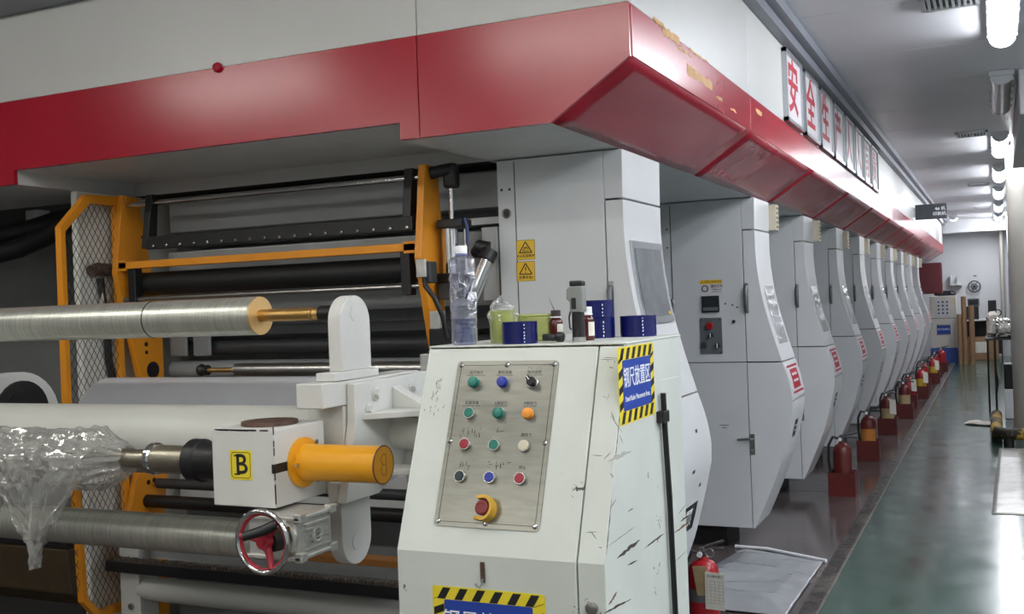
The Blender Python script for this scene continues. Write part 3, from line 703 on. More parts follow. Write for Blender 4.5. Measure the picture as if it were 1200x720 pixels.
hazard_sign(Mside, 0.268, 0.176, 0.030, 'placement_sign', con, (('钢尺放置区', 0.050, 0.014, 0.80), ('Steel Ruler Placement Area', 0.0170, -0.032, 0.96)))
Mfront = frame((-1.055, 2.095, 0.862), (1,0,0), zup)
hazard_sign(Mfront, 0.280, 0.205, 0.030, 'placement_sign', con, (('钢尺放置区', 0.046, 0.026, 1.0), ('Steel Ruler Placement Area', 0.0165, -0.030, 0.98)))
hk = MB().box(-1.0695,-1.0585,2.0915,2.095,0.980,1.026).build('hook', RUST, con, smooth=False, bevel=0.001)
MB().tube([(-1.064,2.0915,0.990),(-1.064,2.086,0.978),(-1.066,2.080,0.972),(-1.070,2.076,0.976),(-1.074,2.075,0.982)], 0.0025, 8).build('hook_wire', CHROME, hk)
# door lock on the corner strip
MB().lathe([(0.014,0.0),(0.014,-0.006),(0.008,-0.008)], (-0.806,2.095,0.945), 18, 'y').build('lock', STEEL, con)
# black rod clipped to the side
MB().tube([(XB+0.012,2.529,1.365),(XB+0.012,2.533,1.28),(XB+0.012,2.552,1.10),(XB+0.012,2.566,0.80),(XB+0.012,2.57,0.05)], 0.0075, 8).build('side_rod', BLACK, con)
MB().box(XB+0.001,XB+0.022,2.500,2.545,1.293,1.322).build('rod_clip', BLACK, con, smooth=False, bevel=0.002)
# scratches and scrapes on the side, edge and front
DULL = mat('dull_smear', (176,174,168), 0.8)
SIDE_SCRATCHES = ((2.174, 1.035, 2.338, 1.040, 0.016, SCR),
                  (2.367, 1.013, 2.536, 1.014, 0.007, SCR),
                  (2.618, 0.996, 2.766, 0.995, 0.010, SCR2),
                  (2.676, 1.013, 2.760, 1.014, 0.008, SCR),
                  (2.081, 0.941, 2.261, 0.923, 0.008, SCR),
                  (2.240, 1.004, 2.314, 0.998, 0.006, SCR),
                  (2.109, 0.950, 2.166, 0.964, 0.014, SCR2),
                  (2.164, 1.350, 2.239, 1.304, 0.003, SCR),
                  (2.136, 1.254, 2.300, 1.253, 0.018, DULL),
                  (2.663, 1.036, 2.731, 1.047, 0.003, SCR),
                  (2.122, 1.074, 2.310, 1.078, 0.003, TXTG),
                  (2.518, 1.396, 2.752, 1.393, 0.003, CAPW),
                  (2.221, 1.300, 2.242, 1.278, 0.004, SCR),
                  (2.147, 1.152, 2.182, 1.164, 0.005, TXTG),
                  (2.608, 0.922, 2.731, 0.926, 0.003, TXTG),
                  (2.150, 1.226, 2.171, 1.213, 0.004, SCR),
                  (2.260, 1.121, 2.297, 1.122, 0.004, SCR))
Ms = lambda y, z: frame((XB+0.001, y, z), (0,1,0), zup)
def scrape(M, pts, m, name='scratch', t=0.0002):
    return MB().prism('z', pts, 0, t).build(name, m, con, M=M, smooth=False)
def blob(M, L, W, ang, m, seed, name='scratch'):
    rnd = random.Random(seed); top = []; bot = []; n = 10
    for k in range(n+1):
        x = -L/2+L*k/n; e = math.sin(math.pi*k/n)*0.8+0.1
        top.append((x, W/2*e*rnd.uniform(.3,1.1))); bot.append((x, -W/2*e*rnd.uniform(.3,1.1)))
    return scrape(M @ Matrix.Rotation(math.radians(ang),4,'Z'), top+bot[::-1], m, name)
def scratch_line(y0, z0, y1, z1, W, m, seed):
    blob(Ms((y0+y1)/2, (z0+z1)/2), math.hypot(y1-y0, z1-z0), W, math.degrees(math.atan2(z1-z0, y1-y0)), m, seed)
for i, a_ in enumerate(SIDE_SCRATCHES): scratch_line(*a_, i+1)
# worn edge between corner strip and side
rnd = random.Random(4)
for k in range(26):
    f_ = rnd.random(); f_ = f_*0.98
    p = Vector((XB+0.0012, 2.285, 1.497))-sdir*(0.495*f_)
    blob(frame(p+Vector((0,0.004,0)), sdir, (0,-1,0)) , rnd.uniform(.012,.05), rnd.uniform(.003,.007), 0, SCR if rnd.random() < .8 else SCR2, k+50, 'edge_wear')
for k in range(14):
    blob(slope(-0.80+rnd.uniform(-.02,.015), rnd.uniform(.01,.48), 0.0003), rnd.uniform(.006,.035), rnd.uniform(.001,.003), rnd.uniform(0,180), SCR, k+90, 'edge_wear')
for k in range(22):
    blob(slope(-1.245+rnd.gauss(0,.012), 0.07+rnd.random()*.1, 0.0004), rnd.uniform(.003,.016), rnd.uniform(.001,.003), rnd.uniform(60,110), SCR, k+120)
for k in range(26):
    blob(frame((XA+rnd.random()*0.49, 2.2838, 1.4995), (1,0,0), sdir), rnd.uniform(.008,.03), rnd.uniform(.003,.005), 0, SCR, k+150, 'edge_wear')

# ------------------------------------------------------------------ things on the console
ZT = 1.5035
def crinkle(vs, amp, fr, seed):
    return [tuple(Vector(p)+Vector((noise.noise(Vector(p)*fr+Vector((seed,0,0))), noise.noise(Vector(p)*fr+Vector((0,seed,9))), 0))*amp) for p in vs]
wb = thing('water_bottle', (-1.208, 2.325, ZT), 'clear plastic water bottle with white cap, a third full, on the console', 'bottle')
pr = [(0.028,0),(0.033,0.006),(0.033,0.04),(0.0318,0.045),(0.0332,0.05)]
for k in range(12): pr.append((0.0332 if k % 2 else 0.0325, 0.055+k*0.0105))
pr += [(0.0335,0.185),(0.033,0.193),(0.026,0.1985),(0.0145,0.2015),(0.0135,0.205),(0.0135,0.210)]
mb = MB().lathe([(a*0.98, b*1.1) for a, b in pr], (-1.208,2.325,ZT), 26, closed=False)
mb.f.append(tuple(range(25,-1,-1)))
mb.v = [p if (p[2]-ZT > 0.185 or p[2]-ZT < 0.06) else tuple(Vector(p)+Vector((noise.noise(Vector(p)*80),noise.noise(Vector(p)*80+Vector((5,5,5))),0))*0.004) for p in mb.v]
mb.build('bottle_body', CLEARB, wb, angle=14)
MB().lathe([(0.0265,0.002),(0.0305,0.007),(0.0305,0.066)], (-1.208,2.325,ZT), 26).build('water', WATER, wb)
MB().lathe([(0.0150,0.228),(0.0150,0.245),(0.0135,0.2475)], (-1.208,2.325,ZT), 26).build('cap', CAPW, wb)
MB().lathe([(0.0160,0.2235),(0.0160,0.2265)], (-1.208,2.325,ZT), 26).build('neck_ring', mat('neck_blue', (120,130,190), 0.4), wb)
strokes(frame((-1.2335,2.2985,ZT+0.028), (0.8,-0.6,0), zup), [[(0,-0.012),(0,0.02)],[(-0.004,-0.008),(0.004,-0.004),(-0.003,0.004)],[(0.004,0.006),(-0.004,0.012)]], 0.003, 0.0004, 'marker_scribble', TXTK, wb)

gc = thing('green_cup', (-1.140, 2.405, ZT), 'small pale green plastic cup stuffed with crumpled clear film', 'cup')
MB().lathe([(0.029,0),(0.0315,0.002),(0.034,0.078),(0.0355,0.0785),(0.0355,0.082),(0.0335,0.082),(0.031,0.004)], (-1.140,2.405,ZT), 26, closed=False).build('cup_body', GREENP, gc)
vs = []; fs = []; n = 22
for i in range(12):
    for j in range(n):
        a = 2*math.pi*j/n; e = i/11*math.pi
        r = 0.032*math.sin(e)*(1+0.55*noise.noise(Vector((math.cos(a)*2.2, math.sin(a)*2.2, i*0.55))))
        vs.append((-1.140+r*math.cos(a), 2.405+r*math.sin(a), ZT+0.075-0.034*math.cos(e)+0.02*noise.noise(Vector((math.cos(a)*3, math.sin(a)*3, 4)))))
for i in range(11):
    for j in range(n): fs.append((i*n+j, i*n+(j+1)%n, (i+1)*n+(j+1)%n, (i+1)*n+j))
MB().add(vs, fs).build('crumpled_film', POUCH, gc, angle=15)

def tape_roll(x, y, z, r, h, label, name='blue_tape_roll'):
    t = thing(name, (x, y, z), label, 'tape roll', 'blue tape rolls on the console')
    MB().lathe([(r*0.72,0),(r,0),(r,h),(r*0.72,h),(r*0.72,0)], (x,y,z), 36, closed=False).build('tape', BLUETAPE, t)
    MB().lathe([(r*0.66,0.001),(r*0.72,0.001),(r*0.72,h-0.001),(r*0.66,h-0.001),(r*0.66,0.001)], (x,y,z), 30, closed=False).build('core', BLUETAPE2, t)
    a = math.atan2(-y, -x)+0.25
    seg = []; q = 0.004
    while q < h-0.006: seg.append([(random.uniform(-.0008,.0008), q), (random.uniform(-.0008,.0008), q+random.uniform(.002,.005))]); q += random.uniform(.007,.010)
    strokes(frame((x+(r+0.0002)*math.cos(a), y+(r+0.0002)*math.sin(a), z), (-math.sin(a), math.cos(a), 0), zup), seg, 0.0022, 0.0003, 'white_print', TXTW, t)
tape_roll(-1.064, 2.342, ZT, 0.0435, 0.054, 'short blue tape roll standing beside the green cup')
tape_roll(-0.952, 2.605, ZT, 0.040, 0.053, 'lower of two blue tape rolls stacked behind the torch')
tape_roll(-0.953, 2.605, ZT+0.0535, 0.040, 0.046, 'upper of two blue tape rolls stacked behind the torch')
tape_roll(-0.862, 2.655, ZT, 0.0475, 0.055, 'wide blue tape roll at the back right corner of the console')

gb = thing('green_box', (-1.085, 2.50, ZT), 'low pale green plastic box behind the short blue tape', 'box')
MB().box(-1.125,-1.040,2.46,2.53,ZT,ZT+0.064).build('box_body', GREENP, gb, smooth=False, bevel=0.004)
MB().box(-1.128,-1.037,2.457,2.533,ZT+0.0645,ZT+0.070).build('lid', GREENP, gb, smooth=False, bevel=0.002)

tr = thing('penlight', (-1.03, 2.37, ZT), 'short black penlight lying beside the short blue tape', 'torch')
MB().lathe([(0.008,0),(0.0085,0.004),(0.0085,0.02),(0.0075,0.021),(0.0075,0.033)], (-1.020,2.385,ZT+0.0125), 18, 'x').build('barrel', DARKM, tr)
MB().lathe([(0.0075,0.033),(0.0125,0.038),(0.0125,0.052),(0.0095,0.054)], (-1.020,2.385,ZT+0.0125), 18, 'x').build('head', BLACK, tr)

def amber_bottle(x, y, h, capm, label, needle=False):
    t = thing('amber_bottle', (x, y, ZT), label, 'bottle', 'small dark red dropper bottles')
    r = 0.0175
    MB().lathe([(r*0.9,0),(r,0.003),(r,h*0.60),(r*0.86,h*0.68),(r*0.62,h*0.74),(r*0.62,h*0.78)], (x,y,ZT), 24).build('glass', AMBER, t)
    MB().lathe([(r*0.74,h*0.78),(r*0.74,h*0.985),(r*0.66,h)], (x,y,ZT), 20).build('cap', capm, t)
    MB().lathe([(r*0.80,h*0.755),(r*0.80,h*0.795)], (x,y,ZT), 20).build('cap_ring', CAPW, t)
    a0 = math.radians(-60); pts = []
    lab = MB(); vs = []; fs = []
    for k in range(9):
        a = a0+math.radians(11)*k
        for z in (h*0.14, h*0.55): vs.append((x+(r+0.0004)*math.cos(a), y+(r+0.0004)*math.sin(a), ZT+z))
    for k in range(8): fs.append((2*k, 2*k+2, 2*k+3, 2*k+1))
    lab.add(vs, fs).build('label', TAGP, t)
    if needle: MB().cyl((x-0.004,y,ZT+h),(x-0.017,y,ZT+h+0.032),0.0012,6,0.0005).build('brush_needle', BLACK, t)
amber_bottle(-1.022, 2.475, 0.078, mat('cap_dark', (52,40,40), 0.5), 'dark red dropper bottle with black cap and thin brush', True)
amber_bottle(-0.928, 2.45, 0.084, CAPW, 'dark red bottle with white cap behind the upright torch')
tag(MB().box(-0.992,-0.965,2.455,2.475,ZT,ZT+0.016).build('eraser', CAPW, bevel=0.002), 'small white block beside the black-capped bottle', 'eraser')

fl = thing('inspection_torch', (-0.918, 2.365, ZT), 'grey and black inspection torch standing upright on the console', 'torch')
cx, cy = -0.918, 2.365
MB().lathe([(0.0155,0),(0.0165,0.002),(0.0165,0.012)], (cx,cy,ZT), 20).build('foot', STEEL, fl)
MB().lathe([(0.0155,0.012),(0.0158,0.03),(0.0150,0.072)], (cx,cy,ZT), 20).build('grip', BLACK, fl)
MB().prism('y', [(cx-0.0165,ZT+0.072),(cx+0.017,ZT+0.072),(cx+0.0175,ZT+0.135),(cx-0.0145,ZT+0.135),(cx-0.0235,ZT+0.128),(cx-0.0245,ZT+0.104),(cx-0.0165,ZT+0.098)], cy-0.015, cy+0.015).build('head', mat('torch_grey', (128,132,130), 0.4), fl, bevel=0.003)
MB().box(cx-0.0155,cx+0.0165,cy-0.0145,cy+0.0145,ZT+0.135,ZT+0.148).build('tail_cap', BLACK, fl, smooth=False, bevel=0.003)
MB().box(cx-0.011,cx+0.001,cy-0.0165,cy-0.0145,ZT+0.080,ZT+0.107).build('switch', BLACK, fl, smooth=False, bevel=0.003)
MB().tube([(cx-0.018,cy-0.004,ZT+0.075),(cx-0.0225,cy-0.004,ZT+0.06),(cx-0.021,cy-0.004,ZT+0.035),(cx-0.017,cy-0.004,ZT+0.03)], 0.0022, 8).build('clip', DARKM, fl)

# ------------------------------------------------------------------ winder frame (yellow), behind the turret
wf = thing('roller_stand', (-3.0, 3.9, 0), 'yellow machine frame with black rollers between two side plates', 'machine frame')
pf = [(3.832,2.20),(3.775,1.82),(3.86,1.48),(3.905,1.30),(3.865,0.86),(3.80,0.65),(3.78,0.47),(3.865,0.15),(3.90,0.0),(4.04,0.0),(4.05,0.34),(4.03,0.61),(4.065,0.80),(4.065,1.49),(3.985,1.95),(3.94,2.19)]
pr_ = [(3.838,2.20),(3.775,1.81),(3.86,1.458),(3.905,1.30),(3.865,0.86),(3.80,0.65),(3.78,0.47),(3.865,0.15),(3.90,0.0),(4.04,0.0),(4.05,0.34),(4.0,0.61),(3.98,0.80),(3.945,1.44),(3.982,1.71),(3.962,1.977),(3.949,2.20)]
MB().prism('x', pf, -3.857, -3.825).build('side_plate', YEL, wf, smooth=False, bevel=0.003)
MB().prism('x', pr_, -2.182, -2.15).build('side_plate', YEL, wf, smooth=False, bevel=0.003)
MB().cyl((-3.85,3.86,2.15),(-2.182,3.86,2.15),0.014,18).build('chrome_rod', CHROME, wf)
for x in (-3.66, -2.225):
    MB().prism('x', [(3.84,2.19),(3.885,2.19),(3.86,1.93),(3.80,1.93)], x-0.028, x+0.012).build('bracket_arm', BLACK, wf, smooth=False, bevel=0.003)
bar = MB().box(-3.66,-2.20,3.80,3.835,1.925,1.985).build('black_bar', BLACK, wf, smooth=False, bevel=0.003)
for k in range(18):
    MB().lathe([(0.008,0.0),(0.0078,-0.006),(0.004,-0.009)], (-3.61+k*0.0815,3.80,1.938), 12, 'y').build('bolt', CHROME, bar)
MB().box(-3.85,-2.182,3.79,3.835,1.838,1.872).build('crossbar', YEL, wf, smooth=False, bevel=0.003)
for x in (-3.84, -2.23): MB().prism('z', [(x-0.01,3.79),(x+0.06,3.79),(x+0.04,3.86),(x-0.01,3.86)], 1.83, 1.88).build('crossbar_bracket', YEL, wf, smooth=False)
MB().cyl((-3.80,3.90,1.765),(-2.22,3.90,1.765),0.056,28).build('rubber_roller', RUBBER, wf)
for x in (-3.76, -2.245):
    MB().box(x-0.02,x+0.025,3.80,3.85,1.655,1.845).build('roller_bracket', BLACK, wf, smooth=False, bevel=0.004)
MB().cyl((-3.85,3.82,1.692),(-2.182,3.82,1.692),0.012,16).build('steel_rod', STEEL, wf)
for zz, yy in ((2.15,3.87),(1.70,3.88)):
    MB().lathe([(0.028,0.0),(0.028,0.02),(0.02,0.024)], (-3.85,yy,zz), 18, 'x').build('bearing', DARKM, wf)
# holes and bolts on the lower plates
for yy, zz, r in ((3.99,1.34,0.042),(3.93,0.79,0.012),(3.97,0.795,0.012),(3.95,1.47,0.012),(3.95,1.43,0.010),(3.93,1.87,0.008),(3.95,2.0,0.007)):
    MB().cyl((-3.851,yy,zz),(-3.823,yy,zz),r,18).build('hole', BLACK, wf)
# lower rods between the plates
MB().cyl((-3.85,3.92,0.70),(-2.18,3.92,0.70),0.032,18).build('lower_rod', BLACK, wf)
MB().cyl((-3.80,3.97,0.78),(-2.18,3.97,0.78),0.025,18).build('lower_rod', DARKM, wf)
# ochre beam, toothed strip and tube near the floor
MB().box(-3.85,-2.15,3.72,3.80,0.525,0.555).build('ochre_beam', ORANGED, wf, smooth=False, bevel=0.003)
MB().box(-3.85,-2.15,3.66,3.72,0.415,0.465).build('black_rail', BLACK, wf, smooth=False, bevel=0.003)
tb = MB(); 
for k in range(90):
    x = -3.80+k*0.018; hgt = 0.012+0.006*random.random(); tb.prism('y', [(x,0.465),(x+0.017,0.465),(x+0.012,0.465+hgt),(x+0.005,0.465+hgt)], 3.665, 3.70)
tag(tb.build('toothed_strip', BROWNTRIM, wf, smooth=False), kind='stuff')
MB().box(-3.84,-2.15,3.78,3.86,0.46,0.52).build('rail_panel', INNERL, wf, smooth=False)
MB().cyl((-3.7,3.75,0.325),(-2.15,3.75,0.325),0.055,22).build('lower_tube', BEAMW, wf)
MB().box(-3.80,-3.68,3.70,3.82,0.0,0.52).build('tube_bracket', BEAMW, wf, smooth=False, bevel=0.004)
for zz in (0.25, 0.42): MB().lathe([(0.016,0.0),(0.016,-0.012)], (-3.73,3.70,zz), 6, 'y').build('bolt', STEEL, wf)
# pneumatic cylinders on the right plate
pc = thing('pneumatic_cylinder', (-2.075, 3.93, 1.5), 'upright chrome pneumatic cylinder with black ends beside the yellow plate', 'air cylinder')
MB().tube([(-2.15,3.88,2.165),(-2.10,3.90,2.175),(-2.075,3.92,2.18)], 0.026, 14).build('clevis_arm', BLACK, pc)
MB().box(-2.105,-2.045,3.90,3.955,2.10,2.205).build('clevis', BLACK, pc, smooth=False, bevel=0.012)
MB().cyl((-2.082,3.93,1.965),(-2.082,3.93,2.10),0.010,14).build('rod', CHROME, pc)
MB().box(-2.13,-2.015,3.88,3.985,1.93,1.968).build('end_block', BLACK, pc, smooth=False, bevel=0.006)
MB().cyl((-2.095,3.93,1.74),(-2.095,3.93,1.93),0.036,24).build('barrel', CHROME, pc)
MB().cyl((-2.03,3.95,1.74),(-2.03,3.95,1.93),0.010,12).build('tie_rod', CHROME, pc)
MB().box(-2.14,-2.03,3.88,3.985,1.70,1.742).build('end_block', BLACK, pc, smooth=False, bevel=0.006)
MB().box(-2.13,-2.05,3.87,3.96,1.63,1.70).build('foot_block', DARKM, pc, smooth=False, bevel=0.006)
MB().tube([(-2.035,3.90,1.955),(-2.005,3.90,1.965),(-1.995,3.90,1.93),(-1.995,3.90,1.86)], 0.007, 8).build('air_line', mat('air_blue',(40,60,110),0.4), pc)
vb = thing('valve_block', (-2.12, 3.84, 1.43), 'small silver and black valve with black cable on the yellow plate', 'valve')
MB().box(-2.135,-2.09,3.80,3.86,1.51,1.585).build('valve_body', ALUCAST, vb, smooth=False, bevel=0.004)
MB().box(-2.14,-2.07,3.80,3.87,1.40,1.51).build('coil', BLACK, vb, smooth=False, bevel=0.004)
MB().box(-2.148,-2.105,3.77,3.83,1.70,1.79).build('sensor', DARKM, vb, smooth=False, bevel=0.006)
MB().box(-2.165,-2.12,3.755,3.77,1.725,1.80).build('plug', ALUCAST, vb, smooth=False, bevel=0.004)
MB().tube([(-2.13,3.765,1.72),(-2.12,3.75,1.69),(-2.085,3.76,1.64),(-2.06,3.78,1.56),(-2.055,3.80,1.47)], 0.011, 10).build('cable', BLACK, vb)
pc2 = thing('slanted_cylinder', (-1.97, 3.93, 1.6), 'slanted chrome cylinder with black elbow beside the upright unit', 'air cylinder')
MB().cyl((-2.005,3.93,1.62),(-1.935,3.97,1.80),0.030,22).build('barrel', CHROME, pc2)
MB().cyl((-1.94,3.95,1.79),(-1.925,3.97,1.83),0.036,20).build('end_cap', BLACK, pc2)
MB().tube([(-2.03,4.05,1.83),(-2.0,4.02,1.845),(-1.97,3.96,1.85),(-1.93,3.97,1.84)], 0.028, 12).build('elbow', BLACK, pc2)

# wire guard at the left side plate
gd = thing('wire_guard', (-3.87, 3.6, 0), 'yellow framed wire mesh guard left of the rollers', 'guard')
go = [(3.645,2.19),(3.84,2.195),(3.84,0.20),(3.62,0.20),(3.535,0.30),(3.515,0.86),(3.485,1.24),(3.485,2.03)]
gi = [(3.662,2.15),(3.82,2.15),(3.82,0.235),(3.63,0.235),(3.56,0.315),(3.54,0.86),(3.51,1.24),(3.51,2.01)]
n = len(go); vs = []; fs = []
for x in (-3.895, -3.859):
    vs += [(x,a,b) for a,b in go]+[(x,a,b) for a,b in gi]
for i in range(n):
    j = (i+1)%n
    fs += [(i,j,n+j,n+i),(2*n+i,2*n+j,3*n+j,3*n+i),(i,j,2*n+j,2*n+i),(n+i,n+j,3*n+j,3*n+i)]
MB().add(vs, fs).build('guard_frame', YEL, gd, smooth=False)
mb = MB(); S_ = 0.056
def inside(p):
    y_, z_ = p
    return 0.22 < z_ < 2.16 and (3.50+0.0 if z_ > 0.35 else 3.56) < y_ < 3.83 and not (z_ > 2.03 and y_ < 3.50+(z_-2.0)*1.0)
for sgn in (1, -1):
    k = -60
    while k < 170:
        c = k*S_; run = None; q = 0.2
        z_ = 0.22
        while z_ <= 2.18:
            y_ = 3.5+((c - z_) if sgn < 0 else (z_ - c))*0.6
            ok = inside((y_, z_))
            if ok and run is None: run = (y_, z_)
            if (not ok or z_ > 2.165) and run is not None:
                mb.cyl((-3.876,)+run, (-3.876, y_, z_), 0.0014, 4, caps=False); run = None
            z_ += 0.01
        k += 1
tag(mb.build('wire_mesh', DARKM, gd, smooth=False), kind='stuff')

# body behind the rollers: inner cladding, cross panels, pale side box
bw = thing('winder_housing', (-3.0, 4.5, 0), 'dark grey inner housing behind the yellow frame', 'machine housing')
MB().box(-3.94,-1.93,4.32,4.36,0,2.218).build('back_plate', INNER, bw, smooth=False)
MB().box(-3.84,-1.93,4.12,4.32,1.955,1.985).build('ledge', INNERL, bw, smooth=False)
MB().box(-3.84,-1.93,4.16,4.32,2.03,2.19).build('cross_panel', mat('inner_mid_grey', (172,176,178), 0.45, var=0.04), bw, smooth=False, bevel=0.006)
MB().box(-3.84,-1.93,4.14,4.32,1.60,1.93).build('cross_panel', mat('inner_mid_grey', (172,176,178), 0.45, var=0.04), bw, smooth=False, bevel=0.006)
MB().box(-3.84,-1.93,4.10,4.32,1.50,1.545).build('ledge', DARKM, bw, smooth=False)
for k, (zz, rr) in enumerate(((1.44,0.035),(1.33,0.045),(1.20,0.045),(1.08,0.04))):
    MB().cyl((-3.84,4.16,zz),(-1.95,4.16,zz),rr,20).build('guide_roller', DARKM if k != 1 else INNER, bw)
MB().box(-3.84,-1.93,4.16,4.32,0.62,1.0).build('cross_panel', INNERL, bw, smooth=False, bevel=0.006)
MB().box(-3.84,-1.93,4.12,4.32,0.02,0.40).build('cross_panel', INNER, bw, smooth=False, bevel=0.006)
for k in range(2):
    x0 = -3.80+k*0.15
    MB().box(x0,x0+0.11,4.085,4.0999,1.40,1.53).build('inner_tile', mat('inner_tile_grey', (120,124,127), 0.45), bw, smooth=False, bevel=0.01)
MB().box(-3.985,-3.945,3.66,4.36,0.0,2.215).build('side_cover', mat('pale_side_box', (226,226,218), 0.5, var=0.05), bw, smooth=False, bevel=0.008)
MB().box(-2.03,-1.95,4.10,4.139,1.62,1.94).build('small_door', INNERL, bw, smooth=False, bevel=0.004)
# chrome guide roller with knob, lower middle
gr = thing('guide_roller', (-2.6, 3.6, 1.3), 'slim steel guide roller with black knob behind the white turret arm', 'roller')
MB().cyl((-2.98,3.6,1.362),(-2.03,3.6,1.362),0.029,22).build('roller', STEEL, gr)
MB().cyl((-3.14,3.6,1.362),(-2.98,3.6,1.362),0.011,14).build('shaft', BRASS, gr)
MB().lathe([(0.012,0),(0.024,0.006),(0.028,0.02),(0.020,0.035),(0.012,0.045)], (-3.19,3.6,1.362), 18, 'x').build('knob', BLACK, gr)
MB().lathe([(0.022,0),(0.022,0.02)], (-3.155,3.6,1.362), 18, 'x').build('collar', BLACK, gr)
MB().box(-2.05,-2.0,3.56,3.64,1.30,1.42).build('bearing_block', ALUCAST, gr, smooth=False, bevel=0.004)
MB().box(-2.012,-1.99,3.58,3.62,0.02,1.30).build('bearing_post', DARKM, gr, smooth=False)
# strap-like lever seen through the guard
lv = thing('clamp_lever', (-3.83, 3.7, 1.2), 'brown strap and black lever seen through the wire guard', 'lever')
MB().tube([(-3.911,3.70,1.83),(-3.911,3.74,1.845),(-3.911,3.82,1.84)], 0.030, 10).build('strap', RUST, lv)
MB().box(-3.925,-3.90,3.755,3.80,1.66,1.76).build('buckle', ALUCAST, lv, smooth=False, bevel=0.006)
MB().tube([(-3.915,3.76,1.80),(-3.915,3.785,1.6),(-3.92,3.80,1.40),(-3.925,3.83,1.28)], 0.018, 10).build('lever_arm', BLACK, lv)
MB().lathe([(0.055,0),(0.055,0.03)], (-3.942,3.84,1.27), 20, 'x').build('pivot', DARKM, lv)

# ------------------------------------------------------------------ far left: dark cladding, hoses, rounded arm
tag(MB().box(-7.0,-4.18,4.85,4.9,0,2.218).build('cladding_panel', DWALL, smooth=False), 'dark grey cladding panel behind the left end of the winder', 'panel')
for i, (dz, dy, lab) in enumerate(((0.0, 0.0, 'lower of two thick black hoses under the hood at far left'), (0.11, 0.10, 'upper of two thick black hoses under the hood at far left'))):
    pts = [(-4.10+0.0*i,3.95+dy*1.3,2.165),(-4.28,3.95+dy*1.2,2.12+dz*0.4),(-4.45,3.94+dy,2.05+dz*0.8),(-4.65,3.92+dy,1.99+dz),(-4.95,3.9+dy,1.95+dz),(-5.4,3.88+dy,1.94+dz)]
    tag(MB().tube(pts, 0.052, 16).build('black_hose', RUBBER), lab, 'hose', 'black hoses at the far left')
tag(MB().box(-4.85,-4.75,4.14,4.22,2.06,2.219).build('hose_bracket', ARMW, bevel=0.006), 'small white bracket beside the black hoses', 'bracket')
ta = thing('tail_arm', (-3.6, 3.0, 0), 'white rounded arm plate with dark bore at the far left edge', 'machine arm')
MB().prism('x', [(2.2,1.03)]+[(2.2,1.40)]+arc(3.02,1.21,0.19,95,-90,16)+[(2.4,1.02)], -3.66, -3.60).build('arm_plate', ARMW, ta, bevel=0.004)
MB().lathe([(0.125,0),(0.125,0.012),(0.085,0.014),(0.085,0.02)], (-3.60,3.02,1.24), 28, 'x').build('bore', BLACK, ta)
MB().cyl((-3.59,3.02,1.24),(-3.53,3.02,1.24),0.03,16).build('bore_shaft', BRASS, ta)
MB().box(-3.68,-3.62,2.4,2.6,0.0,1.05).build('arm_post', DARKM, ta, smooth=False)
lh = thing('oil_trough', (-4.4, 3.9, 0), 'dark brown trough on black feet at the lower left', 'trough')
MB().prism('x', [(3.62,0.30),(3.72,0.22),(4.2,0.22),(4.28,0.30),(4.28,0.56),(4.24,0.56),(4.22,0.34),(3.70,0.34),(3.66,0.52),(3.60,0.52)], -6.2, -4.03).build('trough_body', mat('trough_brown', (70,58,40), 0.5, var=0.2), lh, smooth=False, bevel=0.01)
MB().box(-6.2,-4.03,3.60,3.66,0.522,0.56).build('trough_rail', BLACK, lh, smooth=False)
for x in (-4.12, -5.5): MB().box(x-0.03,x+0.03,3.8,4.1,0.0,0.22).build('trough_foot', BLACK, lh, smooth=False)

# ------------------------------------------------------------------ unwinder turret
tu = thing('unwinder_turret', (-1.9, 2.7, 0), 'white turret unwinder with bolted hub and upright and hanging arms', 'machine turret')
MB().prism('x', arc(2.65,1.565,0.085,0,180,16)+arc(2.6225,0.925,0.0775,180,360,16), -3.57, -3.525).build('rear_arm', ARMW, tu, bevel=0.003)
MB().cyl((-3.598,2.75,1.192),(-1.86,2.75,1.192),0.110,40).build('main_beam', BEAMW, tu)
MB().prism('y', [(-1.835,1.322),(-1.743,1.322),(-1.743,1.395),(-1.835,1.395)], 2.47, 3.02).build('hub_block', ARMW, tu, bevel=0.004)
MB().box(-1.872,-1.745,2.575,2.98,1.06,1.321).build('hub_core', ARMW, tu, smooth=False, bevel=0.004)
hp = MB().prism('x', [(2.59,1.385),(3.03,1.392),(2.98,1.16),(2.70,1.045),(2.52,1.045),(2.585,1.27)], -1.742, -1.712).build('hub_plate', ARMW, tu, bevel=0.003)
for yy, zz in ((2.66,1.30),(2.70,1.345),(2.92,1.35),(2.95,1.21)):
    MB().lathe([(0.022,0),(0.022,0.003)], (-1.712,yy,zz), 16, 'x').build('washer', ARMW, hp)
    MB().lathe([(0.016,0.003),(0.016,0.018)], (-1.712,yy,zz), 6, 'x').build('bolt', ARMW, hp)
MB().cyl((-1.712,2.82,1.215),(-1.36,2.82,1.215),0.052,30).build('stub_shaft', BEAMW, tu)
MB().prism('y', [(-1.712,1.36),(-1.712,1.275),(-1.54,1.255),(-1.54,1.268)], 2.795, 2.845).build('gusset', ARMW, tu, smooth=False, bevel=0.002)
MB().prism('z', [(-1.712,2.62),(-1.712,2.78),(-1.52,2.80),(-1.52,2.785)], 1.275, 1.293).build('gusset', ARMW, tu, smooth=False, bevel=0.002)
MB().prism('z', [(-1.712,2.66),(-1.712,2.80),(-1.50,2.80),(-1.50,2.785)], 1.10, 1.118).build('gusset', ARMW, tu, smooth=False, bevel=0.002)
MB().prism('y', [(-1.712,1.05),(-1.712,1.17),(-1.52,1.18),(-1.52,1.165)], 2.86, 2.88).build('gusset', ARMW, tu, smooth=False, bevel=0.002)
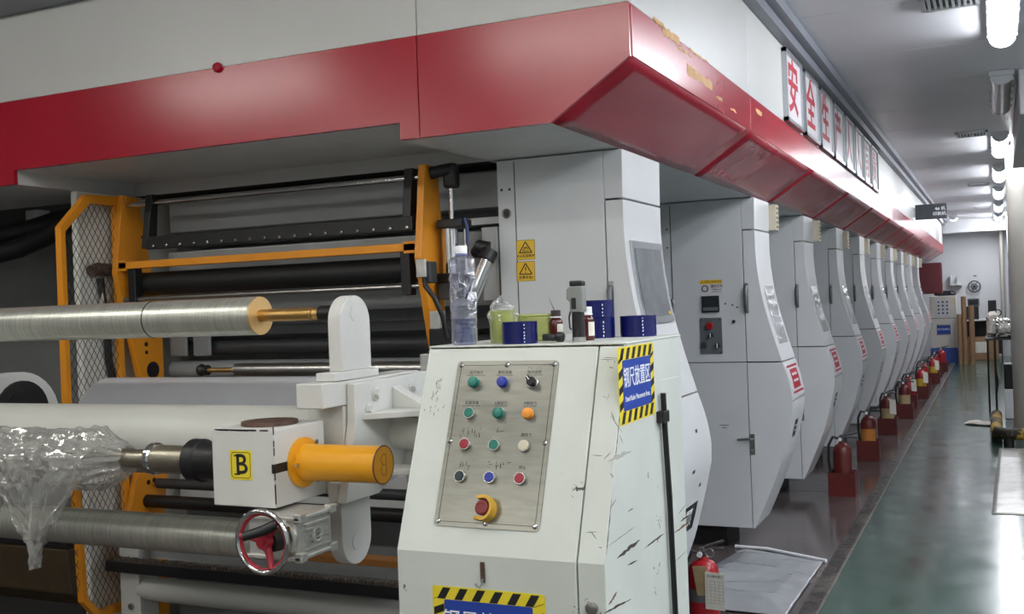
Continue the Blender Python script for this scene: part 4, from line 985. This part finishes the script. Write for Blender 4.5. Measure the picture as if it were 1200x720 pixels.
# upright arm on its foot, hanging arm
MB().box(-1.803,-1.738,2.525,2.765,1.396,1.421).build('arm_foot', ARMW, tu, smooth=False, bevel=0.003)
am = MB().prism('x', [(2.575,1.421),(2.735,1.421)]+arc(2.655,1.565,0.08,0,180,16), -1.79, -1.745).build('upper_arm', ARMW, tu, bevel=0.003)
MB().lathe([(0.026,0),(0.026,0.0015)], (-1.745,2.655,1.592), 20, 'x').build('pivot_cap', ARMW, am)
MB().box(-1.80,-1.792,2.60,2.64,1.4215,1.435).build('bolt', ARMW, tu, smooth=False, bevel=0.003)
am2 = MB().prism('x', [(2.70,1.10),(2.545,1.10)]+arc(2.6225,0.925,0.0775,180,360,16), -1.79, -1.745).build('lower_arm', ARMW, tu, bevel=0.003)
MB().lathe([(0.026,0),(0.026,0.0015)], (-1.745,2.6225,0.915), 20, 'x').build('pivot_cap', ARMW, am2)
for yy in (2.54, 2.50): MB().lathe([(0.012,0),(0.012,-0.012)], (-1.76,yy,1.045), 6, 'z').build('bolt', ARMW, tu)

# shaft chuck box marked B
cb = thing('chuck_box', (-1.89, 2.42, 1.07), 'white chuck box marked B with yellow cylinder on its side', 'machine box')
MB().box(-2.005,-1.792,2.305,2.54,1.07,1.283).build('box_body', ARMW, cb, smooth=False, bevel=0.003)
lbB = plate(frame((-1.905,2.305,1.185),(1,0,0),zup), 0.075, 0.082, 0.001, 'letter_label', SIGNY, cb)
strokes(frame((-1.905,2.304,1.185),(1,0,0),zup), [[(-0.026,-0.035),(0.026,-0.035),(0.032,-0.029),(0.032,0.029),(0.026,0.035),(-0.026,0.035),(-0.032,0.029),(-0.032,-0.029),(-0.026,-0.035)]], 0.0016, 0.0004, 'label_border', TXTK, lbB)
strokes(frame((-1.905,2.304,1.185),(1,0,0),zup), [[(-0.023,-0.0255),(-0.004,-0.0255)],[(-0.023,0.0255),(-0.004,0.0255)]], 0.004, 0.0004, 'letter_serif', TXTK, lbB)
text('B', 0.078, frame((-1.903,2.304,1.185),(1,0,0),zup), TXTK, 'letter', lbB, bold=0.001, depth=0.0004)
MB().cyl((-1.90,2.43,1.283),(-1.90,2.43,1.294),0.080,36).build('cover_disc', RUST, cb)
MB().box(-1.80,-1.7905,2.303,2.38,1.165,1.19).build('slot', BLACK, cb, smooth=False)
fl2 = MB().lathe([(0.070,0),(0.070,0.012)], (-1.792,2.43,1.178), 36, 'x').build('flange', YEL2, cb)
for a in (60, 180, 300): MB().lathe([(0.007,0.012),(0.007,0.017)], (-1.778,2.43+0.062*math.cos(math.radians(a)),1.178+0.062*math.sin(math.radians(a))), 10, 'x').build('bolt', CHROME, fl2)
yc = MB().cyl((-1.78,2.43,1.178),(-1.524,2.43,1.178),0.051,40).build('yellow_cylinder', YEL2, cb)
MB().torus((-1.525,2.43,1.178),0.0515,0.0022,'x',40,6).build('worn_rim', SCR2, yc)
strokes(frame((-1.5239,2.43,1.178),(0,-1,0),zup) @ Matrix.Diagonal((1,1,-1,1)), [[(-0.012,-0.028),(-0.012,0.028),(0.004,0.028),(0.014,0.014),(0.006,0.002),(-0.008,0.0)],[(0.006,0.0),(0.016,-0.014),(0.006,-0.028),(-0.012,-0.028)]], 0.0014, 0.0004, 'scratched_letter', TXTK, yc)
rnd = random.Random(12)
for k in range(16):
    x = -2.0+0.2*rnd.random(); MB().box(x, x+rnd.uniform(.008,.05), 2.3044, 2.3052, 1.2785+rnd.uniform(0,.002), 1.2832).build('edge_wear', SCR, cb, smooth=False)
for k in range(12):
    z = 1.075+0.2*rnd.random(); MB().box(-1.7932, -1.7914, 2.3044, 2.308, z, z+rnd.uniform(.005,.03)).build('edge_wear', SCR, cb, smooth=False)
# steel shaft in the chuck
sh = thing('steel_shaft', (-2.3, 2.43, 1.1), 'stepped steel shaft leaving the chuck box towards the film bundle', 'shaft')
MB().lathe([(0.060,0),(0.066,0.006),(0.066,0.05),(0.054,0.054),(0.054,0.060)], (-2.075,2.43,1.172), 30, 'x').build('chuck_rear', BLACK, sh)
for a in range(0,360,60): MB().lathe([(0.006,0),(0.006,-0.006)], (-2.19,2.43+0.05*math.cos(math.radians(a)),1.172+0.05*math.sin(math.radians(a))), 10, 'x').build('bolt', CHROME, sh)
MB().lathe([(0.056,0),(0.064,0.008),(0.064,0.045),(0.058,0.05),(0.058,0.115)], (-2.19,2.43,1.172), 30, 'x').build('black_chuck', BLACK, sh)
SHAFT = mat('oily_steel', (158,152,136), 0.36, 0.9, var=0.12, scale=30, stretch=(1,6,6))
MB().cyl((-2.33,2.43,1.172),(-2.19,2.43,1.172),0.042,32).build('thick_shaft', SHAFT, sh)
MB().lathe([(0.044,0),(0.049,0.004),(0.049,0.018),(0.044,0.022)], (-2.345,2.43,1.172), 32, 'x').build('collar', CHROME, sh)
MB().cyl((-3.598,2.43,1.167),(-2.345,2.43,1.170),0.029,26).build('thin_shaft', SHAFT, sh)

# rolls: ribbed aluminium rolls above and below, silver film roll behind the beam
def alu_roll(y, z, r, x0, x1, label):
    t = thing('aluminium_roll', ((x0+x1)/2, y, z-r), label, 'roll', 'long aluminium rolls')
    MB().cyl((x0,y,z),(x1,y,z),r,48).build('shell', ALU, t)
    MB().lathe([(r*0.99,0),(r*0.99,0.006)], (x1,y,z), 40, 'x').build('end_disc', GOLDFACE, t)
    return t
ru = alu_roll(2.655, 1.594, 0.0605, -3.523, -2.10, 'upper ribbed aluminium roll with gold end disc')
MB().torus((-2.53,2.655,1.594),0.0605,0.002,'x',44,6).build('seam_ring', BLACK, ru)
MB().lathe([(0.020,0),(0.020,0.19),(0.016,0.195),(0.020,0.205),(0.012,0.22)], (-2.094,2.655,1.594), 24, 'x').build('gold_shaft', BRASS, ru)
MB().lathe([(0.024,0),(0.024,0.075)], (-1.868,2.655,1.594), 24, 'x').build('black_chuck', BLACK, ru)
rl = alu_roll(2.6225, 0.898, 0.0605, -3.523, -1.99, 'lower ribbed aluminium roll passing behind the handwheel')
MB().cyl((-1.984,2.6225,0.905),(-1.795,2.6225,0.905),0.024,22).build('gold_shaft', BRASS, rl)
rs = thing('film_roll', (-2.6, 3.07, 1.0), 'smooth silver-grey film roll behind the white beam', 'roll')
MB().cyl((-3.16,3.06,1.19),(-2.03,3.06,1.19),0.182,56).build('film', GREYFILM, rs)
MB().cyl((-3.30,3.06,1.19),(-2.0,3.06,1.19),0.04,24).build('core', CARD, rs)

# gear reducer and handwheel under the chuck box
gx = thing('gear_reducer', (-1.77, 2.33, 0.93), 'finned aluminium gear reducer under the chuck box', 'gear reducer')
MB().box(-1.855,-1.69,2.262,2.415,0.945,1.062).build('gear_case', ALUCAST, gx, smooth=False, bevel=0.008)
for z0 in (0.94, 1.045):
    for y0 in (2.255, 2.395): MB().box(-1.70,-1.676,y0,y0+0.028,z0,z0+0.024).build('corner_foot', ALUCAST, gx, smooth=False, bevel=0.003)
    MB().box(-1.865,-1.68,2.255,2.425,z0+0.004,z0+0.016).build('flange_rim', ALUCAST, gx, smooth=False, bevel=0.003)
for k in range(6): MB().box(-1.692,-1.682,2.29,2.395,0.966+k*0.013,0.970+k*0.013).build('fin', ALUCAST, gx, smooth=False)
MB().torus((-1.686,2.34,1.0),0.018,0.006,'x',20,8).build('side_port', ALUCAST, gx)
MB().lathe([(0.052,0),(0.052,-0.010),(0.046,-0.014)], (-1.742,2.262,1.0), 30, 'y').build('front_flange', ALUCAST, gx)
for a in range(45,360,90): MB().lathe([(0.007,0),(0.007,-0.006)], (-1.742+0.045*math.cos(math.radians(a)),2.250,1.0+0.045*math.sin(math.radians(a))), 8, 'y').build('flange_bolt', BRASS, gx)
hw = thing('handwheel', (-1.722, 2.16, 0.94), 'red and chrome handwheel with black grip below the chuck box', 'handwheel')
wc = Vector((-1.722,2.155,1.017))
MB().torus(wc, 0.0785, 0.0072, 'y', 44, 12).build('rim', CHROME, hw)
MB().torus(wc+Vector((0,0.004,0)), 0.0725, 0.0062, 'y', 44, 8).build('inner_rim', HRED, hw)
for a in (50, 170, 290):
    d = Vector((math.cos(math.radians(a)),0,math.sin(math.radians(a))))
    MB().tube([wc+Vector((0,0.012,0))+d*0.012, wc+Vector((0,0.010,0))+d*0.04, wc+d*0.073], [0.011,0.009,0.0075], 10).build('spoke', HRED, hw)
MB().lathe([(0.020,0.0),(0.020,0.022)], (wc.x,wc.y-0.002,wc.z), 20, 'y').build('hub', HRED, hw)
MB().lathe([(0.010,-0.006),(0.010,0.0)], (wc.x,wc.y-0.002,wc.z), 6, 'y').build('hub_nut', HRED, hw)
MB().lathe([(0.028,0.022),(0.030,0.06),(0.030,0.082)], (wc.x,wc.y,wc.z-0.006), 24, 'y').build('boss', BLACK, hw)
MB().tube([wc+Vector((0.045,0.0,0.048)), wc+Vector((0.018,-0.02,0.034)), wc+Vector((-0.022,-0.05,0.022))], [0.0125,0.0135,0.0115], 14).build('crank_grip', BLACK, hw)

# clear film bundle on the shaft, with a tail hanging down
fb = thing('film_bundle', (-2.95, 2.4, 1.0), 'crumpled clear plastic film bundled on the steel shaft', 'plastic film')
def ridge(q): return 1-2*abs(noise.noise(q))
def wrap(x0, x1, r0, seed, amp, nx=84, na=60):
    vs = []; fs = []
    for i in range(nx+1):
        u = i/nx; x = x0+(x1-x0)*u
        env = r0*(min(1, (1-u)*4.5+0.42))*(1+0.10*math.sin(u*5+seed))
        for j in range(na):
            a = 2*math.pi*j/na; c, s2 = math.cos(a), math.sin(a)
            q = Vector((x*7.0+a*1.6, c*2.1, s2*2.1))
            rr = env*(1+amp*(0.55*ridge(q+Vector((seed,0,0)))+0.35*ridge(q*2.1+Vector((0,seed,0)))+0.15*noise.noise(q*5)-0.3))
            vs.append((x, 2.43+rr*c, 1.168+rr*s2-0.02*(0.4 if s2 < 0 else 0)))
    for i in range(nx):
        for j in range(na): fs.append((i*na+j, i*na+(j+1)%na, (i+1)*na+(j+1)%na, (i+1)*na+j))
    return vs, fs
MB().add(*wrap(-3.4, -2.44, 0.085, 2.0, 0.38)).build('film_wrap', FILM, fb, angle=18)
MB().add(*wrap(-3.4, -2.50, 0.062, 6.0, 0.45)).build('film_wrap', FILM, fb, angle=18)
def tail(xa, xb, tipx, drop, seed, y0):
    vs = []; fs = []; nu, nv = 40, 70
    for i in range(nu+1):
        for j in range(nv+1):
            u = i/nu; v = j/nv
            k = v**1.3
            xl = xa+(tipx-0.03-xa)*k; xr = xb+(tipx+0.03-xb)*k
            q = Vector((u*5.5+1.1*v, v*1.6, seed)); q2 = Vector((u*11-2.4*v, v*4.2, seed+4))
            f_ = 0.6*ridge(q)+0.4*ridge(q2)+0.15*noise.noise(Vector((u*12, v*12, seed)))
            over = max(0, 0.16-v)/0.16
            y = y0+0.06*over**2+0.040*f_*(0.35+v)
            z = 1.235-0.015*over**2-drop*v*(1-0.25*abs(2*u-1)**2*v)+0.012*noise.noise(q2*1.3)
            vs.append((xl+(xr-xl)*u+0.012*noise.noise(q2*1.7), y, z))
    for i in range(nu):
        for j in range(nv): fs.append((i*(nv+1)+j, i*(nv+1)+j+1, (i+1)*(nv+1)+j+1, (i+1)*(nv+1)+j))
    MB().add(vs, fs).build('film_tail', FILM, fb, angle=18)
tail(-2.98, -2.50, -2.76, 0.41, 2.0, 2.315)
tail(-3.15, -2.72, -2.95, 0.24, 7.0, 2.33)

# ------------------------------------------------------------------ fire extinguishers in red boxes
def extinguisher(y, x, label, blabel, seed, band=None, boxed=True, tagp=False, red=None, r=0.072, h=0.40, turn=0.0):
    rnd = random.Random(seed)
    z0 = 0.012 if boxed else 0.0
    t = thing('fire_extinguisher', (x, y, z0), label, 'extinguisher', 'fire extinguishers along the press')
    red = red or EXRED
    MB().lathe([(r*0.86,0),(r,0.012),(r,h*0.80),(r*0.93,h*0.88),(r*0.70,h*0.95),(r*0.34,h*0.99),(r*0.30,h*1.04)], (x,y,z0), 30).build('cylinder', red, t)
    zt = z0+h*1.04
    MB().lathe([(0.020,0),(0.022,0.006),(0.022,0.03),(0.016,0.036)], (x,y,zt), 16).build('valve', DARKM, t)
    dx, dy = math.cos(turn), math.sin(turn)
    MB().tube([(x,y,zt+0.024),(x+0.05*dx,y+0.05*dy,zt+0.030),(x+0.12*dx,y+0.12*dy,zt+0.022)], 0.008, 8).build('carry_handle', BLACK, t)
    MB().tube([(x-0.02*dx,y-0.02*dy,zt+0.034),(x+0.04*dx,y+0.04*dy,zt+0.050),(x+0.12*dx,y+0.12*dy,zt+0.062)], 0.008, 8).build('squeeze_lever', BLACK, t)
    MB().torus((x,y-0.02,zt+0.038),0.012,0.0018,'y',16,6).build('safety_pin', STEEL, t)
    MB().lathe([(0.014,0.0),(0.014,-0.012)], (x-0.01,y-0.018,zt+0.012), 16, 'y').build('gauge', CAPW, t)
    hx, hy = -dx, -dy
    MB().tube([(x+hx*0.02,y+hy*0.02,zt+0.015),(x+hx*0.07,y+hy*0.05,zt+0.03),(x+hx*(r+0.030),y+hy*0.05-0.02,zt-0.03),(x+hx*(r+0.036),y-0.03,zt-0.14),(x+hx*(r+0.022),y-0.03,zt-0.26)], 0.011, 10).build('hose', RUBBER, t)
    MB().cyl((x+hx*(r+0.022),y-0.03,zt-0.26),(x+hx*(r+0.016),y-0.028,zt-0.34),0.013,10,0.017).build('nozzle', BLACK, t)
    if band is not None:
        vs = []; fs = []; n = 15
        for k in range(n+1):
            a = math.radians(-160+140*k/n)
            for zz in (h*0.30, h*0.70): vs.append((x+(r+0.0008)*math.cos(a), y+(r+0.0008)*math.sin(a), z0+zz))
        for k in range(n): fs.append((2*k,2*k+2,2*k+3,2*k+1))
        MB().add(vs, fs).build('label', band, t)
    if tagp:
        tg = MB().add([(x+0.03,y-r-0.012,zt-0.03),(x+0.095,y-r+0.005,zt-0.04),(x+0.100,y-r-0.004,zt-0.20),(x+0.035,y-r-0.022,zt-0.19)], [(0,1,2,3)]).build('inspection_tag', TAGP, t, smooth=False)
        so = tg.modifiers.new('solid','SOLIDIFY'); so.thickness = 0.001
    if boxed:
        b = thing('extinguisher_box', (x, y, 0), blabel, 'box', 'red boxes under the extinguishers')
        w = r+0.03; hb = 0.185
        MB().box(x-w,x+w,y-w,y+w,0.0,0.011).build('base', BOXRED, b, smooth=False)
        for a in ((x-w,x+w,y-w,y-w+0.006),(x-w,x+w,y+w-0.006,y+w),(x-w,x-w+0.006,y-w+0.006,y+w-0.006),(x+w-0.006,x+w,y-w+0.006,y+w-0.006)):
            MB().box(*a,0.011,hb).build('box_wall', BOXRED, b, smooth=False, bevel=0.0015)
    return t
ex = [(8.60,-1.150,None,0,'with no label, nearest along the printing units'),(10.50,-1.155,LBLO,0,'with faded orange label, second along the units'),(12.36,-1.15,LBLB,1,'with beige label and white tag, third along the units'),
      (13.95,-1.09,LBLB,0,'with dark hose loop, fourth along the units'),(15.15,-1.12,None,1,'with white tag, fifth along the units'),(16.5,-1.05,LBLY,1,'with bright yellow label, sixth along the units'),
      (17.9,-1.10,None,0,'seventh along the units, before the far end'),(19.1,-1.02,LBLY,1,'with yellow label near the far cabinet'),(20.4,-1.05,None,0,'second from the far cabinet'),(21.8,-1.0,None,0,'closest to the far cabinet')]
for i, (yy, xx, bd, tg, w) in enumerate(ex):
    extinguisher(yy, xx, 'red fire extinguisher '+w, 'red metal box holding the extinguisher '+w, i, bd, True, bool(tg), EXRED if i < 4 else EXRED2, turn=0.35+0.25*(i%3))
# the near one beside the console, with a big paper tag
extinguisher(5.08, -1.36, 'bright red fire extinguisher with paper tags beside the console', '', 40, None, False, False, EXRED2, r=0.075, h=0.31, turn=0.8)
bpy.context.view_layer.update()
near = [o for o in C.objects if o.get('label','').startswith('bright red fire')][0]
for k, (dx, a, m_, w_) in enumerate(((0.00, 0.10, LBLB, 0.07), (0.065, -0.05, TAGP, 0.095))):
    M = frame((-1.345+dx, 4.985-0.004*k, 0.225-0.045*k), (math.cos(a*3),-math.sin(a),math.sin(a)), (-math.sin(a)*1.0,-0.15,1))
    tg = plate(M, w_, 0.19 if k else 0.15, 0.0012, 'paper_tag', m_, near)
    if k:
        text('灭火器检查卡', 0.013, M @ Matrix.Translation((0,0.075,0.0013)), TXTK, 'lettering', tg)
        strokes(M @ Matrix.Translation((0,0,0.0013)), [[(-0.04,0.05-0.016*q),(0.04,0.05-0.016*q)] for q in range(8)]+[[(-0.04+0.02*q,0.05),(-0.04+0.02*q,-0.062)] for q in range(5)], 0.001, 0.0002, 'table_line', TXTG, tg)
MB().torus((-1.30,4.98,0.365),0.02,0.0025,'y',18,6).build('pull_ring', STEEL, near)
MB().lathe([(0.0755,0.11),(0.0755,0.17)], (-1.36,5.08,0.0), 30).build('grey_band', PANELGREY, near)

# ------------------------------------------------------------------ floor coverings
def sheet(name, pts, z, m, label, cat, amp, seed, n=26, fold=0.0):
    """crinkled sheet over a quadrilateral (corner order round)"""
    a, b, c, d = [Vector(p+(0,)) for p in pts]; vs = []; fs = []
    for i in range(n+1):
        for j in range(n+1):
            u, v = i/n, j/n
            p = (a*(1-u)+b*u)*(1-v)+(d*(1-u)+c*u)*v
            e = min(1, 5*min(u,1-u,v,1-v)+0.2)
            vs.append((p.x, p.y, z+fold*e*(0.5+0.5*ridge(Vector((p.x*1.6+p.y*0.6,p.y*5.5,seed))))+amp*e*(0.6+noise.noise(Vector((p.x*5+seed,p.y*7,seed)))+0.5*noise.noise(Vector((p.x*14,p.y*12,seed))))))
    for i in range(n):
        for j in range(n): fs.append((i*(n+1)+j, (i+1)*(n+1)+j, (i+1)*(n+1)+j+1, i*(n+1)+j+1))
    o = MB().add(vs, fs).build(name, m, angle=40); s = o.modifiers.new('solid','SOLIDIFY'); s.thickness = 0.002; s.offset = 1
    return tag(o, label, cat)
sheet('film_sheet', [(-1.72,5.26),(-1.0,5.26),(-0.985,6.38),(-1.50,6.60)], 0.002, FLOORFILM, 'crinkled grey plastic film spread on the floor beside the console', 'plastic film', 0.010, 3, 70, 0.030)
tag(MB().tube([(-1.56,6.62,0.012),(-1.35,6.60,0.012),(-0.97,6.40,0.012)], 0.011, 8).build('paper_edge_roll', CAPW), 'thin white rolled strip along the far edge of the floor film', 'paper strip')
sheet('floor_mat', [(-0.085,8.1),(1.2,8.1),(1.2,11.4),(-0.03,11.4)], 0.002, MATGREY, 'worn pale grey mat on the green floor at the right edge', 'mat', 0.008, 5, 40)
sheet('rag', [(-0.40,13.35),(-0.10,13.15),(-0.10,13.45),(-0.36,13.55)], 0.012, CLOTH, 'off-white rag lying on the green floor near the post', 'rag', 0.035, 9, 18)
# press floor joints
for k in range(7): struct('trim_%d' % (10+k), MB().box(-1.75,-0.957,6.2+2.5*k,6.205+2.5*k,0.0002,0.0012), FLOORS, smooth=False)

# ------------------------------------------------------------------ right side: post, kerb, trolley
po = thing('steel_post', (0.29, 12.75, 0), 'thick pale round post at the right edge of the picture', 'post')
MB().cyl((0.29,12.75,0.02),(0.29,12.75,ZC-0.013),0.165,40).build('shaft', POSTM, po)
MB().box(0.10,0.50,12.55,12.95,0.0,0.02).build('base_plate', RUST, po, smooth=False, bevel=0.004)
kb = thing('pipe_kerb', (0.2, 12.4, 0), 'dirty yellow and black pipe guard around the foot of the post', 'guard rail')
MB().tube([(-0.05,13.3,0.12),(-0.05,11.9,0.12),(-0.035,11.68,0.12),(0.05,11.60,0.12),(0.85,11.60,0.12)], 0.06, 14).build('pipe', PIPEY, kb)
for p in ((-0.05,13.2),(-0.05,12.0),(0.06,11.61),(0.3,11.6),(0.8,11.6)): MB().cyl((p[0],p[1],0.0),(p[0],p[1],0.08),0.05,14).build('foot', BLACK, kb)
tl = thing('waste_stand', (0.04, 14.0, 0), 'thin dark stand with white bin and black box beside the post', 'stand')
for p in ((-0.045,13.9),(-0.045,14.35),(0.20,13.9)): MB().cyl((p[0],p[1],0),(p[0],p[1],0.98),0.012,10).build('leg', BLACK, tl)
MB().tube([(-0.045,13.9,0.6),(-0.02,13.9,0.45),(-0.045,13.9,0.3)], 0.010, 8).build('brace', BLACK, tl)
MB().cyl((-0.13,14.78,0),(-0.13,14.78,0.955),0.012,10).build('leg', BLACK, tl)
MB().box(-0.15,0.21,13.88,14.80,0.955,0.975).build('shelf', DARKM, tl, smooth=False)
tag(MB().box(0.045,0.21,13.95,14.3,0.0,0.36).build('white_bin', CAPW, bevel=0.01), 'white bin between the dark stand and the post', 'bin')
tag(MB().box(0.045,0.21,13.95,14.3,0.361,0.66).build('black_box', BLACK, bevel=0.01), 'black box standing on the white bin', 'box')
def lump(name, c, s, m, label, cat, seed, amp=0.25, n=18):
    vs = []; fs = []
    for i in range(n+1):
        for j in range(n*2):
            e = math.pi*i/n; a = math.pi*j/n
            d = Vector((math.sin(e)*math.cos(a), math.sin(e)*math.sin(a), math.cos(e)))
            q = Vector([math.copysign(abs(v)**0.45, v) for v in d])
            k = 1+amp*(noise.noise(d*2.5+Vector((seed,0,0)))+0.5*noise.noise(d*6+Vector((0,seed,0))))
            vs.append((c[0]+q.x*s[0]*k, c[1]+q.y*s[1]*k, max(c[2]-s[2], c[2]+q.z*s[2]*k)))
    for i in range(n):
        for j in range(n*2): fs.append((i*2*n+j, i*2*n+(j+1)%(2*n), (i+1)*2*n+(j+1)%(2*n), (i+1)*2*n+j))
    return tag(MB().add(vs, fs).build(name, m, angle=18), label, cat)
lump('foil_bundle', (0.06,14.1,1.09), (0.115,0.2,0.11), FOIL, 'crumpled silver foil bundle on the thin stand beside the post', 'foil', 3)
lump('white_cloth', (-0.06,14.62,1.115), (0.075,0.12,0.138), CLOTH, 'white cloth heaped behind the foil bundle on the thin stand', 'cloth', 2, 0.3)

# ------------------------------------------------------------------ far end: cabinet, tubes, desk
fc = thing('far_cabinet', (-1.05, 24.6, 0), 'cream control cabinet with blue base at the far end of the press', 'cabinet')
yf = 24.4
MB().box(-1.33,-0.80,yf,yf+0.5,0.32,1.44).build('body', CABW, fc, smooth=False, bevel=0.01)
MB().box(-1.34,-0.79,yf-0.01,yf+0.51,0.0,0.32).build('base', CABB, fc, smooth=False, bevel=0.01)
MB().box(-1.33,-0.80,yf-0.002,yf,0.955,0.965).build('seam', DARKM, fc, smooth=False)
cp = MB().box(-1.20,-0.93,yf-0.008,yf,1.0,1.36).build('button_panel', INNERL, fc, smooth=False)
for a in range(3):
    for b in range(4): MB().cyl((-1.15+a*0.085,yf-0.008,1.31-b*0.08),(-1.15+a*0.085,yf-0.03,1.31-b*0.08),0.02,10).build('button', TXTK if (a+b)%3 else SIGNB, cp)
bs = MB().box(-1.20,-0.93,yf-0.006,yf,0.62,0.80).build('blue_sign', SIGNB, fc, smooth=False)
for k in range(8):
    for z0_ in (0.60, 0.80): MB().box(-1.20+k*0.035,-1.18+k*0.035,yf-0.006,yf,z0_-0.0,z0_+0.025).build('stripe', SIGNK, bs, smooth=False)
text('钢尺放置区', 0.05, frame((-1.065,yf-0.0065,0.72),(1,0,0),zup), TXTW, 'lettering', bs)
text('△', 0.10, frame((-0.86,yf-0.002,1.33),(1,0,0),zup), SIGNYW, 'warning_mark', fc)
lump('black_bundle', (-1.02,yf+0.25,1.495), (0.2,0.15,0.055), BLACK, 'dark bundle lying on top of the far cream cabinet', 'bundle', 6, 0.2)
for x, h, r, w in ((-0.735,1.05,0.045,'shortest of the three cardboard tubes beside the far cabinet'),(-0.64,1.42,0.05,'tallest of the three cardboard tubes beside the far cabinet'),(-0.50,1.22,0.055,'rightmost of the three cardboard tubes beside the far cabinet')):
    yy = 23.9
    tag(MB().lathe([(r*0.7,0),(r,0),(r,h),(r*0.7,h),(r*0.7,0)], (x,yy,0), 22, closed=False).build('cardboard_tube', CARD), w, 'tube', 'cardboard tubes')
drb = thing('hanging_red_box', (-1.3,23.0,1.5), 'dark red box hung under the far end of the hood', 'box')
MB().box(-1.62,-1.0,22.9,23.2,1.50,2.13).build('box_body', DRED, drb, smooth=False, bevel=0.02)
for x in (-1.58,-1.44): MB().box(x-0.02,x+0.02,23.0,23.04,2.13,2.2195).build('hanger', DARKM, drb, smooth=False)
dk = thing('desk', (-0.3, 25.6, 0), 'grey desk against the back wall', 'desk')
MB().box(-0.72,0.10,25.2,25.9,0.86,0.89).build('top', INNERL, dk, smooth=False)
MB().box(-0.70,-0.67,25.25,25.85,0.0,0.86).build('side', DARKM, dk, smooth=False)
MB().box(0.05,0.08,25.25,25.85,0.0,0.86).build('side', DARKM, dk, smooth=False)
MB().box(-0.67,0.05,25.80,25.83,0.1,0.86).build('modesty_panel', DARKM, dk, smooth=False)
ct = thing('carton', (-0.3, 25.35, 0), 'brown carton with white label under the desk', 'carton')
MB().box(-0.62,0.0,25.22,25.7,0.0,0.5).build('box', CARD, ct, smooth=False, bevel=0.01)
MB().box(-0.48,-0.2,25.214,25.22,0.16,0.40).build('label', TAGP, ct, smooth=False)
mo = thing('computer', (-0.5, 25.5, 0.89), 'black monitor and unit on the desk left', 'monitor')
MB().box(-0.66,-0.38,25.35,25.7,0.89,1.18).build('tower', BLACK, mo, smooth=False, bevel=0.01)
MB().box(-0.60,-0.36,25.45,25.6,1.181,1.36).build('screen', mat('crt_grey', (90,96,100), 0.3), mo, smooth=False, bevel=0.02)
MB().box(-0.575,-0.385,25.444,25.45,1.22,1.33).build('screen_face', BLACK, mo, smooth=False)
sp = thing('desk_speaker', (-0.09, 25.5, 0.89), 'black speaker box with cable on the desk right', 'speaker')
MB().box(-0.19,-0.02,25.4,25.65,0.89,1.30).build('cabinet', BLACK, sp, smooth=False, bevel=0.01)
MB().torus((0.0,25.45,1.02),0.07,0.012,'y',20,6).build('cable_loop', RUBBER, sp)
wfan = thing('wall_fan', (-0.42, 26.5, 1.5), 'round white-rimmed wall fan on the back wall', 'fan')
MB().torus((-0.47,26.52,1.62),0.13,0.012,'y',30,6).build('rim', DARKM, wfan)
MB().torus((-0.47,26.52,1.62),0.06,0.008,'y',24,6).build('inner_ring', DARKM, wfan)
for a in range(0,360,60):
    MB().cyl((-0.47,26.52,1.62),(-0.47+0.12*math.cos(math.radians(a)),26.52,1.62+0.12*math.sin(math.radians(a))),0.006,6).build('spoke', DARKM, wfan)
MB().cyl((-0.47,26.49,1.62),(-0.47,26.599,1.62),0.03,14).build('motor', DARKM, wfan)
tag(MB().tube([(-0.47,26.585,1.88),(-0.44,26.59,1.86),(-0.42,26.585,1.88)], 0.01, 6).build('cable_clip', DARKM), 'small dark clip above the wall fan', 'clip')
tag(MB().box(-0.98,-0.72,26.40,26.6,1.66,1.70).box(-0.98,-0.96,26.42,26.6,1.70,1.9).box(-0.84,-0.82,26.42,26.6,1.70,1.86).build('wall_bracket', INNERL), 'pale wall bracket between red box and fan', 'bracket')
